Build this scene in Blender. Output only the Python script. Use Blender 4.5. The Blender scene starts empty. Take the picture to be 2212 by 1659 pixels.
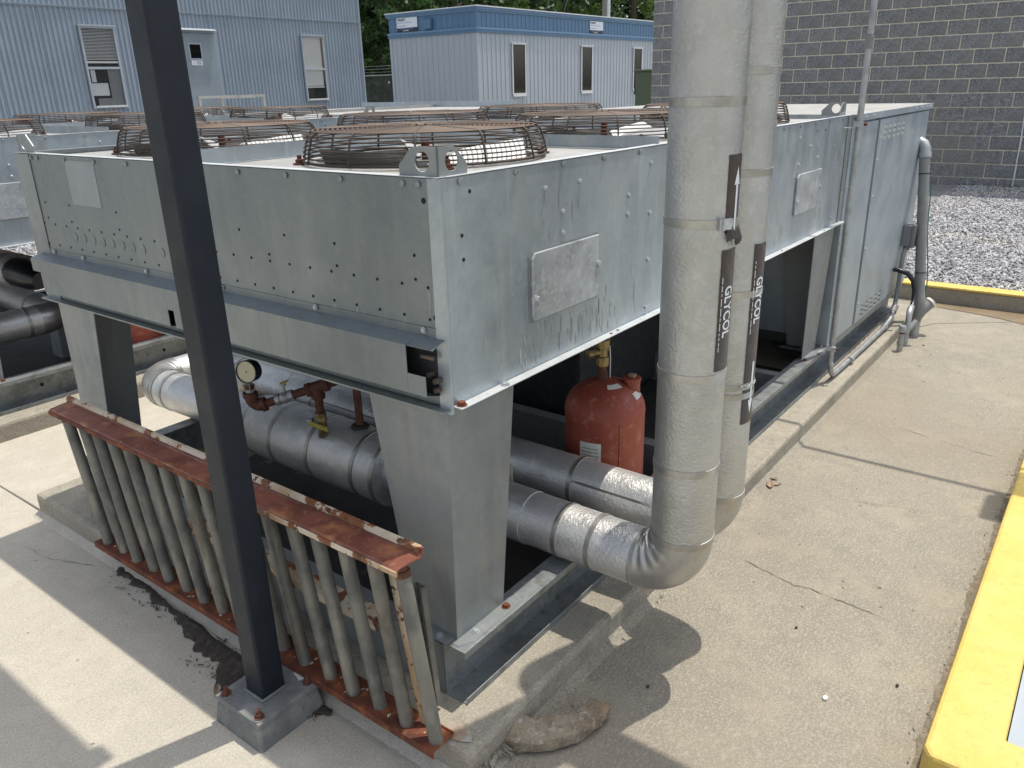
import bpy, bmesh, math, random
import numpy as np
from mathutils import Vector, Matrix, noise as mnoise

random.seed(7)
RNG = np.random.default_rng(11)
SC = bpy.context.scene
COL = SC.collection

# ------------------------------------------------------------------ camera, world, sun, exposure
CAM_ROT = [[0.6042103, -0.7964290, -0.0251134], [-0.2953551, -0.1945766, -0.9353637], [0.7400643, 0.5725738, -0.3527946]]
CAM_POS = (-1.300659, -1.191169, 1.693866)
cd = bpy.data.cameras.new("camera")
cam = bpy.data.objects.new("camera", cd)
COL.objects.link(cam)
r0, r1, r2 = [Vector(r) for r in CAM_ROT]
m = Matrix((r0, -r1, -r2)).transposed().to_4x4()
m.translation = Vector(CAM_POS)
cam.matrix_world = m
cd.sensor_width = 36.0
cd.lens = 36.0 * 1711.522 / 2212.0
cd.clip_start = 0.05
cd.clip_end = 1500
SC.camera = cam

SUN_VEC = Vector((0.272, -0.095, 1.0)).normalized()
world = bpy.data.worlds.new("World")
SC.world = world
world.use_nodes = True
wn = world.node_tree
wn.nodes.clear()
wo = wn.nodes.new("ShaderNodeOutputWorld")
wb = wn.nodes.new("ShaderNodeBackground")
ws = wn.nodes.new("ShaderNodeTexSky")
ws.sky_type = 'NISHITA'
ws.sun_disc = False
ws.sun_elevation = math.asin(SUN_VEC.z)
ws.sun_rotation = math.atan2(SUN_VEC.x, SUN_VEC.y)
ws.air_density = 1.0
ws.dust_density = 2.5
ws.ozone_density = 1.0
whz = wn.nodes.new("ShaderNodeHueSaturation")      # hazy summer sky: paler blue
whz.inputs["Saturation"].default_value = .45
wn.links.new(ws.outputs[0], whz.inputs["Color"])
wn.links.new(whz.outputs[0], wb.inputs[0])
wn.links.new(wb.outputs[0], wo.inputs[0])
wb.inputs[1].default_value = 0.15

sd = bpy.data.lights.new("sun", 'SUN')
sd.energy = 2.65
sd.angle = math.radians(0.53)
sd.color = (1.0, 0.935, 0.815)
sun = bpy.data.objects.new("sun", sd)
COL.objects.link(sun)
sun.location = (5, -2, 20)
sun.rotation_euler = SUN_VEC.to_track_quat('Z', 'Y').to_euler()

SC.view_settings.view_transform = 'Standard'
SC.view_settings.look = 'None'
SC.view_settings.exposure = 0.60
SC.view_settings.gamma = 1.0
SC.view_settings.use_curve_mapping = False

# ------------------------------------------------------------------ materials
MATS = {}


def mat(name, base, rough=0.5, metal=0.0, mixes=(), bumps=(), rvar=None, rnd=0.0, island=0.0, spec=None):
    """base colour, then mixes: (kind, scale, colour, lo, hi, stretch, detail); bumps: (kind, scale, strength, dist, stretch)."""
    mt = bpy.data.materials.new(name)
    mt.use_nodes = True
    nt = mt.node_tree
    N = nt.nodes
    L = nt.links
    bs = N["Principled BSDF"]
    bs.inputs["Roughness"].default_value = rough
    bs.inputs["Metallic"].default_value = metal
    if spec is not None:
        bs.inputs["Specular IOR Level"].default_value = spec
    tc = N.new("ShaderNodeTexCoord")

    def coord(stretch):
        if stretch is None:
            return tc.outputs["Object"]
        mp = N.new("ShaderNodeMapping")
        mp.inputs["Scale"].default_value = stretch
        L.new(tc.outputs["Object"], mp.inputs["Vector"])
        return mp.outputs[0]

    def tex(kind, scale, stretch, detail):
        if kind == 'voronoi':
            t = N.new("ShaderNodeTexVoronoi")
            t.inputs["Scale"].default_value = scale
            L.new(coord(stretch), t.inputs["Vector"])
            sep = N.new("ShaderNodeSeparateColor")
            L.new(t.outputs["Color"], sep.inputs[0])
            return sep.outputs[0]
        if kind == 'cells':
            t = N.new("ShaderNodeTexVoronoi")
            t.inputs["Scale"].default_value = scale
            L.new(coord(stretch), t.inputs["Vector"])
            return t.outputs["Distance"]
        t = N.new("ShaderNodeTexNoise")
        t.inputs["Scale"].default_value = scale
        t.inputs["Detail"].default_value = detail
        t.inputs["Roughness"].default_value = 0.6
        L.new(coord(stretch), t.inputs["Vector"])
        return t.outputs["Fac"]

    cur = None
    for mx in mixes:
        kind, scale, colr, lo, hi = mx[:5]
        stretch = mx[5] if len(mx) > 5 else None
        detail = mx[6] if len(mx) > 6 else 5.0
        strength = mx[7] if len(mx) > 7 else 1.0
        out = tex(kind, scale, stretch, detail)
        mr = N.new("ShaderNodeMapRange")
        mr.inputs["From Min"].default_value = lo
        mr.inputs["From Max"].default_value = hi
        mr.inputs["To Max"].default_value = strength
        L.new(out, mr.inputs["Value"])
        mix = N.new("ShaderNodeMix")
        mix.data_type = 'RGBA'
        L.new(mr.outputs[0], mix.inputs[0])
        if cur is None:
            mix.inputs[6].default_value = (*base, 1)
        else:
            L.new(cur, mix.inputs[6])
        mix.inputs[7].default_value = (*colr, 1)
        cur = mix.outputs[2]
    if cur is None:
        bs.inputs["Base Color"].default_value = (*base, 1)
    if rnd or island:
        src = None
        if rnd:
            oi = N.new("ShaderNodeObjectInfo")
            src, amt = oi.outputs["Random"], rnd
        else:
            ge = N.new("ShaderNodeNewGeometry")
            src, amt = ge.outputs["Random Per Island"], island
        mr = N.new("ShaderNodeMapRange")
        mr.inputs["To Min"].default_value = 1 - amt
        mr.inputs["To Max"].default_value = 1 + amt
        L.new(src, mr.inputs["Value"])
        vm = N.new("ShaderNodeVectorMath")
        vm.operation = 'SCALE'
        if cur is None:
            vm.inputs[0].default_value = base
        else:
            L.new(cur, vm.inputs[0])
        L.new(mr.outputs[0], vm.inputs["Scale"])
        cur = vm.outputs[0]
    if cur is not None:
        L.new(cur, bs.inputs["Base Color"])
    if rvar:
        sc_, lo, hi = rvar
        out = tex('noise', sc_, None, 4.0)
        mr = N.new("ShaderNodeMapRange")
        mr.inputs["From Min"].default_value = 0.3
        mr.inputs["From Max"].default_value = 0.7
        mr.inputs["To Min"].default_value = lo
        mr.inputs["To Max"].default_value = hi
        L.new(out, mr.inputs["Value"])
        L.new(mr.outputs[0], bs.inputs["Roughness"])
    prev = None
    for bp_ in bumps:
        kind, scale, strength, dist = bp_[:4]
        stretch = bp_[4] if len(bp_) > 4 else None
        b = N.new("ShaderNodeBump")
        b.inputs["Strength"].default_value = strength
        b.inputs["Distance"].default_value = dist
        L.new(tex(kind, scale, stretch, 6.0), b.inputs["Height"])
        if prev is not None:
            L.new(prev, b.inputs["Normal"])
        prev = b.outputs[0]
    if prev is not None:
        L.new(prev, bs.inputs["Normal"])
    MATS[name] = mt
    return mt


V = 'noise'
mat("galvanized", (0.437, 0.490, 0.521), .42, .62, [(V, 2.4, (0.340, 0.391, 0.431), .38, .62), ('voronoi', 60, (0.518, 0.561, 0.594), .55, 1.0, None, 2, .22), (V, 7, (0.324, 0.369, 0.409), .54, .70, (1, 1, .5), 7, .7),
    (V, 16, (0.540, 0.550, 0.532), .52, .72, (1, 1, .10), 6, .6), (V, 34, (0.626, 0.665, 0.694), .60, .76, (1, 1, .035), 6, .6), (V, 60, (0.292, 0.319, 0.336), .60, .72, None, 4, .5)],
    [(V, 1.7, .4, .03), (V, 90, .05, .003)], (9, .30, .52))
mat("rail_steel", (0.258, 0.280, 0.288), .5, .5, [(V, 6, (0.172, 0.185, 0.189), .42, .64), ('voronoi', 70, (0.344, 0.370, 0.378), .6, 1.0, None, 2, .4),
    (V, 24, (0.146, 0.138, 0.120), .56, .72, None, 6, .8)], [(V, 40, .1, .004)], (14, .4, .6))
mat("flange_sunlit", (.62, .65, .67), .4, .35, [(V, 9, (.52, .54, .55), .45, .68), (V, 40, (.38, .38, .36), .62, .76)], [(V, 7, .3, .006)])  # paler metal with the sunlight on the flanges put into its colour
mat("galvanized_dark", (0.222, 0.253, 0.264), .43, .58, [(V, 2.2, (0.189, 0.219, 0.233), .40, .66), ('voronoi', 60, (0.267, 0.300, 0.313), .55, 1.0, None, 2, .25),
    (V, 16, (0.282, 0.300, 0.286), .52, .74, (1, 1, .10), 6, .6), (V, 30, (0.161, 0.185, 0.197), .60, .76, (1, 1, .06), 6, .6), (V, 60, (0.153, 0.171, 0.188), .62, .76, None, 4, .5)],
    [(V, 2.2, .25, .02), (V, 90, .05, .003)], (9, .34, .52))  # darker galvanizing for the near end panel, its covers and knockouts
mat("galvanized_dull", (0.280, 0.305, 0.311), .5, .45, [(V, 4.0, (0.224, 0.246, 0.258), .42, .66), ('voronoi', 50, (0.336, 0.358, 0.364), .6, 1.0, None, 2, .25),
    (V, 18, (0.347, 0.342, 0.314), .52, .72, (1, 1, .12), 6, .6)], [(V, 3, .2, .015)], (8, .4, .6))
mat("galvanized_bright", (.52, .55, .57), .42, .6, [(V, 8, (.38, .41, .44), .42, .62), ('voronoi', 70, (.62, .65, .67), .55, 1.0, None, 2, .6),
    (V, 30, (.30, .31, .30), .6, .75)], [(V, 40, .08, .004)], (14, .32, .55))
mat("galvanized_blue", (0.424, 0.482, 0.529), .45, .55, [(V, 4.0, (0.350, 0.407, 0.464), .42, .66), (V, 10, (0.530, 0.556, 0.562), .55, .75, (1, 1, .08), 6, .6)],
    [(V, 1.6, .25, .02)], (6, .34, .55))
mat("deck_metal", (.37, .37, .355), .55, .3, [(V, 5, (.29, .29, .275), .42, .65), (V, 16, (.44, .43, .40), .54, .68), (V, 22, (.26, .21, .16), .62, .76, None, 6, .6)], [(V, 30, .08, .004)])
mat("drip_stain", (.24, .27, .29), .55, .4, [(V, 30, (.32, .34, .35), .4, .65)])
mat("faded_patch", (0.310, 0.343, 0.365), .6, .35, [(V, 12, (0.281, 0.307, 0.329), .4, .65)])
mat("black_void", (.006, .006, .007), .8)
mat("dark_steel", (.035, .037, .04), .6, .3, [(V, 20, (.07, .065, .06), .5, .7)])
mat("jacket", (.68, .68, .67), .36, .62, [(V, 6, (.52, .53, .54), .42, .68), (V, 25, (.76, .76, .75), .52, .7), (V, 16, (.40, .40, .39), .62, .78, (1, .25, 1), 5, .5)],
    [(V, 115, .45, .006), (V, 9, .2, .02)], (10, .28, .46))
mat("jacket_weathered", (0.498, 0.504, 0.488), .32, .82, [(V, 4, (0.423, 0.427, 0.408), .42, .62), (V, 10, (0.357, 0.355, 0.328), .56, .74, (1, 1, .16), 5, .6), (V, 45, (0.564, 0.571, 0.557), .52, .70, None, 4, .5), (V, 2.5, (0.470, 0.451, 0.378), .56, .7, None, 4, .5)],
    [(V, 105, .6, .006, (1, 1, 1.4)), (V, 6, .15, .03)], (8, .27, .42))
mat("jacket_smooth", (.50, .50, .48), .36, .75, [(V, 6, (.36, .36, .34), .45, .68), (V, 22, (.28, .27, .22), .6, .76, (1, 1, .4), 5, .6)], [(V, 12, .2, .01)], (9, .28, .45))
mat("steel_band", (.45, .445, .42), .4, .8, [(V, 20, (.34, .335, .31), .4, .66)])
mat("post_paint", (0.011, 0.016, 0.025), .48, 0, [(V, 8, (0.016, 0.022, 0.031), .45, .7), (V, 60, (0.038, 0.044, 0.053), .68, .78, None, 4, .4)], [(V, 45, .12, .004)], (12, .42, .58), 0, 0, .3)
mat("plate_paint", (.15, .158, .16), .6, 0, [(V, 12, (.24, .24, .23), .45, .65), (V, 40, (.07, .075, .08), .6, .72)], [(V, 40, .3, .006)])
mat("rust", (0.162, 0.045, 0.019), .82, 0, [(V, 14, (0.085, 0.025, 0.014), .42, .6), (V, 22, (0.306, 0.107, 0.030), .55, .72), (V, 70, (0.043, 0.018, 0.013), .6, .7, None, 4, .7)], [(V, 60, .5, .004)])
mat("rust_bright", (.22, .075, .048), .6, 0, [(V, 10, (.14, .045, .028), .42, .6), (V, 7, (.42, .19, .08), .54, .70), (V, 45, (.36, .18, .13), .58, .72, None, 5, .6), (V, 24, (.55, .47, .38), .68, .74, None, 6, .7)], [(V, 70, .4, .003)], (12, .38, .7))
mat("peeling_paint", (.58, .51, .40), .6, 0, [(V, 4, (.40, .25, .12), .44, .60, None, 8, .85), (V, 11, (.19, .072, .028), .52, .555, None, 9), (V, 30, (.09, .04, .025), .60, .63, None, 9)], [(V, 40, .5, .004)])
mat("picket_steel", (0.198, 0.194, 0.168), .6, .35, [(V, 10, (0.119, 0.120, 0.113), .42, .62), (V, 24, (0.282, 0.262, 0.218), .52, .7, (1, 1, .25)), (V, 9, (0.185, 0.103, 0.050), .60, .74, (1, 1, .2), 5, .7)], [(V, 70, .3, .003)])
mat("picket_rust_end", (.20, .085, .03), .8, 0, [(V, 40, (.09, .035, .018), .45, .6)], [(V, 80, .4, .002)])
mat("guard_wire", (.06, .046, .038), .7, .2, [(V, 30, (.11, .065, .042), .52, .7)])
mat("guard_rust", (0.131, 0.098, 0.076), .7, .15, [(V, 3, (0.200, 0.106, 0.063), .50, .68), (V, 24, (0.100, 0.078, 0.063), .5, .7)])
mat("fan_blade", (.72, .73, .72), .42, .35, [(V, 9, (.62, .62, .60), .45, .7)])
mat("maroon", (.09, .016, .014), .5, .1)
mat("tank_red", (.34, .075, .045), .6, 0, [(V, 4, (.26, .055, .036), .42, .6), (V, 24, (.42, .15, .105), .54, .68), (V, 10, (.20, .065, .045), .56, .70, (1, 1, .18), 6, .7), (V, 60, (.48, .24, .19), .62, .70, None, 5, .6)], [(V, 40, .15, .004)], (10, .45, .7))
mat("sticker_white", (.72, .71, .66), .6, 0, [(V, 60, (.55, .53, .47), .55, .7)])
mat("brass", (.30, .23, .10), .45, .7, [(V, 40, (.14, .12, .08), .5, .65)])
mat("fitting_rust", (0.138, 0.052, 0.033), .75, .2, [(V, 40, (0.069, 0.034, 0.026), .45, .62), (V, 70, (0.250, 0.103, 0.055), .58, .7)], [(V, 80, .35, .003)])
mat("coil_tube", (.10, .085, .075), .55, .4, [(V, 60, (.15, .10, .075), .5, .66)])
mat("gauge_face", (.66, .60, .42), .4)
mat("gauge_case", (.012, .014, .022), .35)
mat("handle_yellow", (.42, .36, .05), .5, 0, [(V, 60, (.25, .22, .06), .5, .65)])
mat("label_brown", (.045, .032, .028), .38, 0, [(V, 40, (.075, .055, .048), .5, .7)], [(V, 90, .25, .002)])
mat("label_white", (.72, .76, .80), .5)
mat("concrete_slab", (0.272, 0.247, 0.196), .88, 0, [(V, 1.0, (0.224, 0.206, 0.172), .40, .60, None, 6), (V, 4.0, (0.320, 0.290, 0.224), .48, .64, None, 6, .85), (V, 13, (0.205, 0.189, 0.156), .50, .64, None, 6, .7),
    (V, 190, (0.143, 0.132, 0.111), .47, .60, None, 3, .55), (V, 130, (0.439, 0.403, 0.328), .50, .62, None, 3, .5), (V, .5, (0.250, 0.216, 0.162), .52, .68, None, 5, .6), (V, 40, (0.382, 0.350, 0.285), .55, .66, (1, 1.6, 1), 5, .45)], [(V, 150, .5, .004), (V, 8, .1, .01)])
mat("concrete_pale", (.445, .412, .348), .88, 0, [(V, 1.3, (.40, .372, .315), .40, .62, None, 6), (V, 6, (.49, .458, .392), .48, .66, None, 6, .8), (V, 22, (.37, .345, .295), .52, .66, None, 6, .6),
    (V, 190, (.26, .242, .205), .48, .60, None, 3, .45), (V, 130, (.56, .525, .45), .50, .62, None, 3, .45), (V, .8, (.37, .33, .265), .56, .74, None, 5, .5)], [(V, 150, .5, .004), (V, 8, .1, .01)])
mat("grime", (.165, .135, .095), .92, 0, [(V, 18, (.23, .195, .145), .44, .60), (V, 120, (.11, .09, .065), .52, .64)], [(V, 140, .4, .003)])
mat("damp_concrete", (.17, .125, .07), .55, 0, [(V, 4, (.21, .16, .10), .42, .65), (V, 90, (.12, .09, .055), .55, .68)], [(V, 140, .3, .003)])
mat("rust_stain", (0.306, 0.210, 0.130), .9, 0, [(V, 16, (0.360, 0.347, 0.325), .45, .62)], [(V, 130, .4, .004)])
mat("streak_light", (.47, .50, .515), .48, .5, [(V, 60, (.40, .43, .445), .45, .65)])
mat("streak_dark", (.335, .365, .38), .48, .5, [(V, 60, (.39, .42, .435), .45, .65)])
mat("concrete_pad", (.335, .308, .25), .9, 0, [(V, 2.0, (.27, .25, .207), .42, .60, None, 6), (V, 9, (.39, .36, .29), .50, .66, None, 6, .8), (V, 26, (.20, .183, .148), .56, .68, None, 6, .7), (V, 180, (.18, .166, .137), .48, .60, None, 3, .5), (V, 130, (.48, .44, .36), .52, .62, None, 3, .4)],
    [(V, 150, .6, .004), (V, 12, .6, .014)])
mat("rough_edge", (.30, .275, .225), .95, 0, [(V, 20, (.19, .17, .14), .45, .65), (V, 60, (.40, .37, .31), .55, .7)], [(V, 60, 1.0, .01)])
mat("yellow_paint", (.60, .435, .10), .6, 0, [(V, 7, (.64, .475, .14), .4, .62), (V, 30, (.50, .38, .105), .54, .68, None, 7, .7), (V, 3, (.62, .44, .035), .60, .7, None, 5, .8), (V, 60, (.42, .33, .12), .62, .70, None, 6, .5), (V, 13, (.33, .30, .22), .72, .735, None, 8, .8)], [(V, 70, .6, .005), (V, 9, .35, .014)])
mat("blue_grey_paint", (0.340, 0.386, 0.434), .6, 0, [(V, 6, (0.299, 0.345, 0.392), .42, .65), (V, 26, (0.204, 0.200, 0.196), .66, .7, None, 6)], [(V, 50, .15, .004)])
mat("gravel_stone", (0.370, 0.370, 0.387), .85, 0, [(V, 9, (0.292, 0.297, 0.318), .42, .62), (V, .7, (0.430, 0.396, 0.331), .5, .7, None, 4, .7)], (), None, 0, .5)
mat("gravel_bed", (.30, .295, .29), .95, 0, [('voronoi', 38, (.16, .16, .17), .4, .9), ('voronoi', 50, (.46, .45, .43), .62, 1.0), (V, .7, (.38, .34, .28), .5, .7, None, 4, .6)], [('cells', 40, 1.0, .03)])
mat("far_ground", (.12, .125, .07), .95, 0, [(V, .4, (.20, .17, .11), .45, .65), (V, 3, (.06, .09, .035), .5, .7)])
mat("cmu_block", (0.256, 0.263, 0.264), .92, 0, [(V, 9, (0.179, 0.186, 0.193), .42, .60), (V, 22, (0.374, 0.377, 0.374), .52, .64, (1, 1, 1.4), 6, .8), (V, 34, (0.104, 0.109, 0.113), .52, .62, (1, 1, 1.8), 6, .85), (V, 90, (0.415, 0.411, 0.394), .58, .68, None, 3, .5), (V, 1.2, (0.242, 0.235, 0.213), .5, .7)], [(V, 24, 1.0, .025), (V, 70, .7, .008)], None, .07)
mat("mortar", (0.726, 0.671, 0.539), .95, 0, [(V, 10, (0.550, 0.501, 0.396), .48, .66)], [(V, 60, .3, .004)])
mat("moss", (.06, .085, .02), .95, 0, [(V, 20, (.10, .09, .04), .5, .65)], [(V, 40, .8, .01)])
mat("siding_blue_grey", (0.268, 0.325, 0.388), .5, 0, [(V, 1.2, (0.235, 0.286, 0.348), .42, .65), (V, 5, (0.310, 0.358, 0.413), .52, .72, (1, 1, .08), 6, .7), (V, 9, (0.188, 0.218, 0.247), .60, .76, (1, 1, .05), 6, .5)], [(V, 2, .2, .03)])
mat("door_grey", (0.230, 0.280, 0.315), .55, 0, [(V, 3, (0.203, 0.243, 0.276), .45, .65), (V, 5, (0.169, 0.184, 0.190), .6, .75, (1.6, 1, .1), 5, .7)])
mat("trim_grey", (.36, .40, .45), .5)
mat("trim_white", (.66, .68, .69), .5, 0, [(V, 10, (.55, .55, .53), .55, .7)])
mat("trailer_grey", (0.389, 0.431, 0.477), .5, 0, [(V, .8, (0.360, 0.402, 0.443), .42, .65)], [(V, 1.5, .1, .02)])
mat("trailer_blue", (0.088, 0.186, 0.309), .45, 0, [(V, .9, (0.077, 0.166, 0.281), .42, .65)])
mat("trailer_blue_light", (0.135, 0.241, 0.377), .45)
mat("sign_blue", (.16, .33, .60), .5)
mat("sign_black", (.02, .021, .03), .5)
mat("sign_grey", (.22, .23, .25), .5)
mat("blind_slat", (.72, .71, .67), .6)
mat("room_dark", (.018, .02, .022), .9)
mat("paper", (.62, .63, .62), .7)
mat("wood_frame", (.20, .12, .055), .6)
mat("pvc_grey", (.20, .205, .205), .5, 0, [(V, 12, (.25, .25, .24), .5, .7)], [(V, 40, .05, .003)])
mat("conduit_grey", (.40, .42, .43), .45, .55, [(V, 20, (.30, .31, .32), .45, .65)])
mat("box_grey", (.17, .175, .19), .5, .1)
mat("box_green", (.105, .135, .085), .55, 0, [(V, 3, (.12, .15, .10), .5, .7)])
mat("wire_green", (.03, .16, .12), .5)
mat("fence_wire", (.22, .24, .24), .5, .5)
mat("handrail_steel", (.50, .50, .47), .5, .3, [(V, 8, (.40, .38, .34), .5, .7)])
mat("rock_tan", (.30, .25, .18), .9, 0, [(V, 14, (.20, .155, .105), .44, .60), (V, 50, (.40, .37, .31), .54, .66), (V, 36, (.15, .145, .14), .60, .68), (V, 10, (.34, .22, .11), .6, .70)], [(V, 60, 1.0, .010), ('cells', 45, .6, .006)])
mat("soil", (0.049, 0.041, 0.032), .95, 0, [(V, 40, (0.098, 0.081, 0.063), .5, .68)], [(V, 70, 1.0, .01)])
mat("debris", (.06, .048, .036), .95, 0, [(V, 30, (.13, .10, .07), .5, .7)], (), None, 0, .6)
mat("dry_leaf", (.30, .22, .15), .8, 0, [(V, 60, (.18, .12, .08), .45, .65)], [(V, 90, .4, .002)])
mat("pebble", (.34, .30, .26), .85, 0, [(V, 60, (.16, .14, .12), .45, .6)])
mat("gloom_dark", (.045, .042, .038), .6, 0, [(V, 5, (.025, .024, .023), .42, .62), (V, 9, (.16, .145, .12), .64, .72)], [(V, 30, .3, .006)])  # near-black floor colour carrying the shade under the units
mat("crack_dark", (.17, .155, .135), .95)
mat("cloth_yellow", (.40, .37, .07), .75, 0, [(V, 14, (.22, .21, .06), .45, .6), (V, 40, (.30, .28, .12), .5, .7)], [(V, 20, .6, .01)])
mat("bark", (.10, .08, .06), .95, 0, [(V, 8, (.05, .04, .03), .45, .65, (1, 1, .2))], [(V, 12, .8, .03, (1, 1, .2))])
mat("pole_wood", (.30, .28, .25), .9)
for nm, c in (("leaf_dark", (.045, .092, .024)), ("leaf_mid", (.075, .14, .03)), ("leaf_light", (.12, .19, .038))):
    mt = mat(nm, c, .55, 0, [(V, .5, tuple(x * .62 for x in c), .42, .62)], (), None, 0, .45)
    bs = mt.node_tree.nodes["Principled BSDF"]
    tr = mt.node_tree.nodes.new("ShaderNodeBsdfTranslucent")
    tr.inputs[0].default_value = (c[0] * 1.5, c[1] * 1.6, c[2] * 1.1, 1)
    ms = mt.node_tree.nodes.new("ShaderNodeMixShader")
    ms.inputs[0].default_value = .25
    mt.node_tree.links.new(bs.outputs[0], ms.inputs[1])
    mt.node_tree.links.new(tr.outputs[0], ms.inputs[2])
    mt.node_tree.links.new(ms.outputs[0], mt.node_tree.nodes["Material Output"].inputs[0])


def glass(name, tint):
    mt = bpy.data.materials.new(name)
    mt.use_nodes = True
    nt = mt.node_tree
    nt.nodes.clear()
    o = nt.nodes.new("ShaderNodeOutputMaterial")
    t = nt.nodes.new("ShaderNodeBsdfTransparent")
    t.inputs[0].default_value = (*tint, 1)
    g = nt.nodes.new("ShaderNodeBsdfGlossy")
    g.inputs["Roughness"].default_value = .03
    lw = nt.nodes.new("ShaderNodeLayerWeight")
    lw.inputs["Blend"].default_value = .18
    f = nt.nodes.new("ShaderNodeMapRange")
    f.inputs["To Min"].default_value = .035
    f.inputs["To Max"].default_value = .5
    nt.links.new(lw.outputs["Facing"], f.inputs["Value"])
    mx = nt.nodes.new("ShaderNodeMixShader")
    nt.links.new(f.outputs[0], mx.inputs[0])
    nt.links.new(t.outputs[0], mx.inputs[1])
    nt.links.new(g.outputs[0], mx.inputs[2])
    nt.links.new(mx.outputs[0], o.inputs[0])
    MATS[name] = mt


glass("window_glass", (.95, .96, .97))
glass("tinted_glass", (.22, .23, .25))

# ------------------------------------------------------------------ mesh building


class Strip(list):
    """outline of a thin folded sheet; its ends are capped quad by quad."""

    def __getitem__(s, k):
        r = list.__getitem__(s, k)
        return Strip(r) if isinstance(k, slice) else r


class MB:
    def __init__(s):
        s.v = []
        s.f = []

    def add(s, vs, fs):
        o = len(s.v)
        s.v.extend(tuple(p) for p in vs)
        s.f.extend(tuple(i + o for i in f) for f in fs)
        return s

    def box(s, x0, y0, z0, x1, y1, z1):
        return s.add([(x0, y0, z0), (x1, y0, z0), (x1, y1, z0), (x0, y1, z0), (x0, y0, z1), (x1, y0, z1), (x1, y1, z1), (x0, y1, z1)],
                     [(0, 3, 2, 1), (4, 5, 6, 7), (0, 1, 5, 4), (1, 2, 6, 5), (2, 3, 7, 6), (3, 0, 4, 7)])

    def hexa(s, b, t):
        """frustum from 4 bottom and 4 top corners."""
        return s.add(list(b) + list(t), [(0, 3, 2, 1), (4, 5, 6, 7), (0, 1, 5, 4), (1, 2, 6, 5), (2, 3, 7, 6), (3, 0, 4, 7)])

    def prism(s, poly, axis, a, b):
        n = len(poly)
        f = {'x': lambda p, t: (t, p[0], p[1]), 'y': lambda p, t: (p[0], t, p[1]), 'z': lambda p, t: (p[0], p[1], t)}[axis]
        vs = [f(p, a) for p in poly] + [f(p, b) for p in poly]
        fs = [(i, (i + 1) % n, n + (i + 1) % n, n + i) for i in range(n)]
        if n > 4 and n % 2 == 0 and isinstance(poly, Strip):
            h = n // 2
            for i in range(h - 1):
                fs += [(i + 1, i, n - 1 - i, n - 2 - i), (n + i, n + i + 1, 2 * n - 2 - i, 2 * n - 1 - i)]
        else:
            fs += [tuple(range(n))[::-1], tuple(range(n, 2 * n))]
        return s.add(vs, fs)

    def tube(s, pts, r, n=12, caps=True, closed=False):
        pts = [Vector(p) for p in pts]
        k = len(pts)
        rr = r if hasattr(r, '__len__') else [r] * k
        up = None
        rings = []
        for i, p in enumerate(pts):
            if closed:
                d = (pts[(i + 1) % k] - pts[i - 1]).normalized()
            else:
                d = (pts[min(i + 1, k - 1)] - pts[max(i - 1, 0)]).normalized()
            if up is None:
                a = Vector((0, 0, 1)) if abs(d.z) < .9 else Vector((1, 0, 0))
                up = (a - d * a.dot(d)).normalized()
            else:
                up = (up - d * up.dot(d)).normalized()
            sd_ = d.cross(up)
            rings.append([p + (up * math.cos(2 * math.pi * j / n) + sd_ * math.sin(2 * math.pi * j / n)) * rr[i] for j in range(n)])
        vs = [q for ring in rings for q in ring]
        fs = []
        for i in range(k if closed else k - 1):
            i2 = (i + 1) % k
            for j in range(n):
                j2 = (j + 1) % n
                fs.append((i * n + j, i * n + j2, i2 * n + j2, i2 * n + j))
        if caps and not closed:
            fs.append(tuple(range(n))[::-1])
            fs.append(tuple(range((k - 1) * n, k * n)))
        return s.add(vs, fs)

    def lathe(s, prof, c=(0, 0, 0), d=(0, 0, 1), n=20, caps=True):
        d = Vector(d).normalized()
        a = Vector((0, 0, 1)) if abs(d.z) < .9 else Vector((1, 0, 0))
        u = (a - d * a.dot(d)).normalized()
        w = d.cross(u)
        c = Vector(c)
        vs = []
        for r, z in prof:
            for j in range(n):
                t = 2 * math.pi * j / n
                vs.append(c + d * z + (u * math.cos(t) + w * math.sin(t)) * r)
        fs = []
        for i in range(len(prof) - 1):
            for j in range(n):
                j2 = (j + 1) % n
                fs.append((i * n + j, i * n + j2, (i + 1) * n + j2, (i + 1) * n + j))
        if caps and prof[0][0] > 1e-6:
            fs.append(tuple(range(n))[::-1])
        if caps and prof[-1][0] > 1e-6:
            fs.append(tuple(range((len(prof) - 1) * n, len(prof) * n)))
        return s.add(vs, fs)

    def grid(s, fn, nu, nv):
        vs = [fn(i / nu, j / nv) for i in range(nu + 1) for j in range(nv + 1)]
        fs = [(i * (nv + 1) + j, (i + 1) * (nv + 1) + j, (i + 1) * (nv + 1) + j + 1, i * (nv + 1) + j + 1) for i in range(nu) for j in range(nv)]
        return s.add(vs, fs)


def thick(poly, t):
    """open polyline -> closed outline of thickness t on its left side."""
    n = len(poly)
    off = []
    for i in range(n):
        p = Vector(poly[i])
        ds = []
        if i > 0:
            ds.append((p - Vector(poly[i - 1])).normalized())
        if i < n - 1:
            ds.append((Vector(poly[i + 1]) - p).normalized())
        ns = [Vector((-d.y, d.x)) for d in ds]
        nn = sum(ns, Vector((0, 0)))
        nn = nn / max(nn.length_squared, .3) * len(ns) if len(ns) > 1 else ns[0]
        if len(ns) > 1:
            nn = (ns[0] + ns[1]) / (1 + max(ns[0].dot(ns[1]), -.5))
        off.append(tuple(p + nn * t))
    return Strip(list(poly) + off[::-1])


ORG = {}


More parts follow.
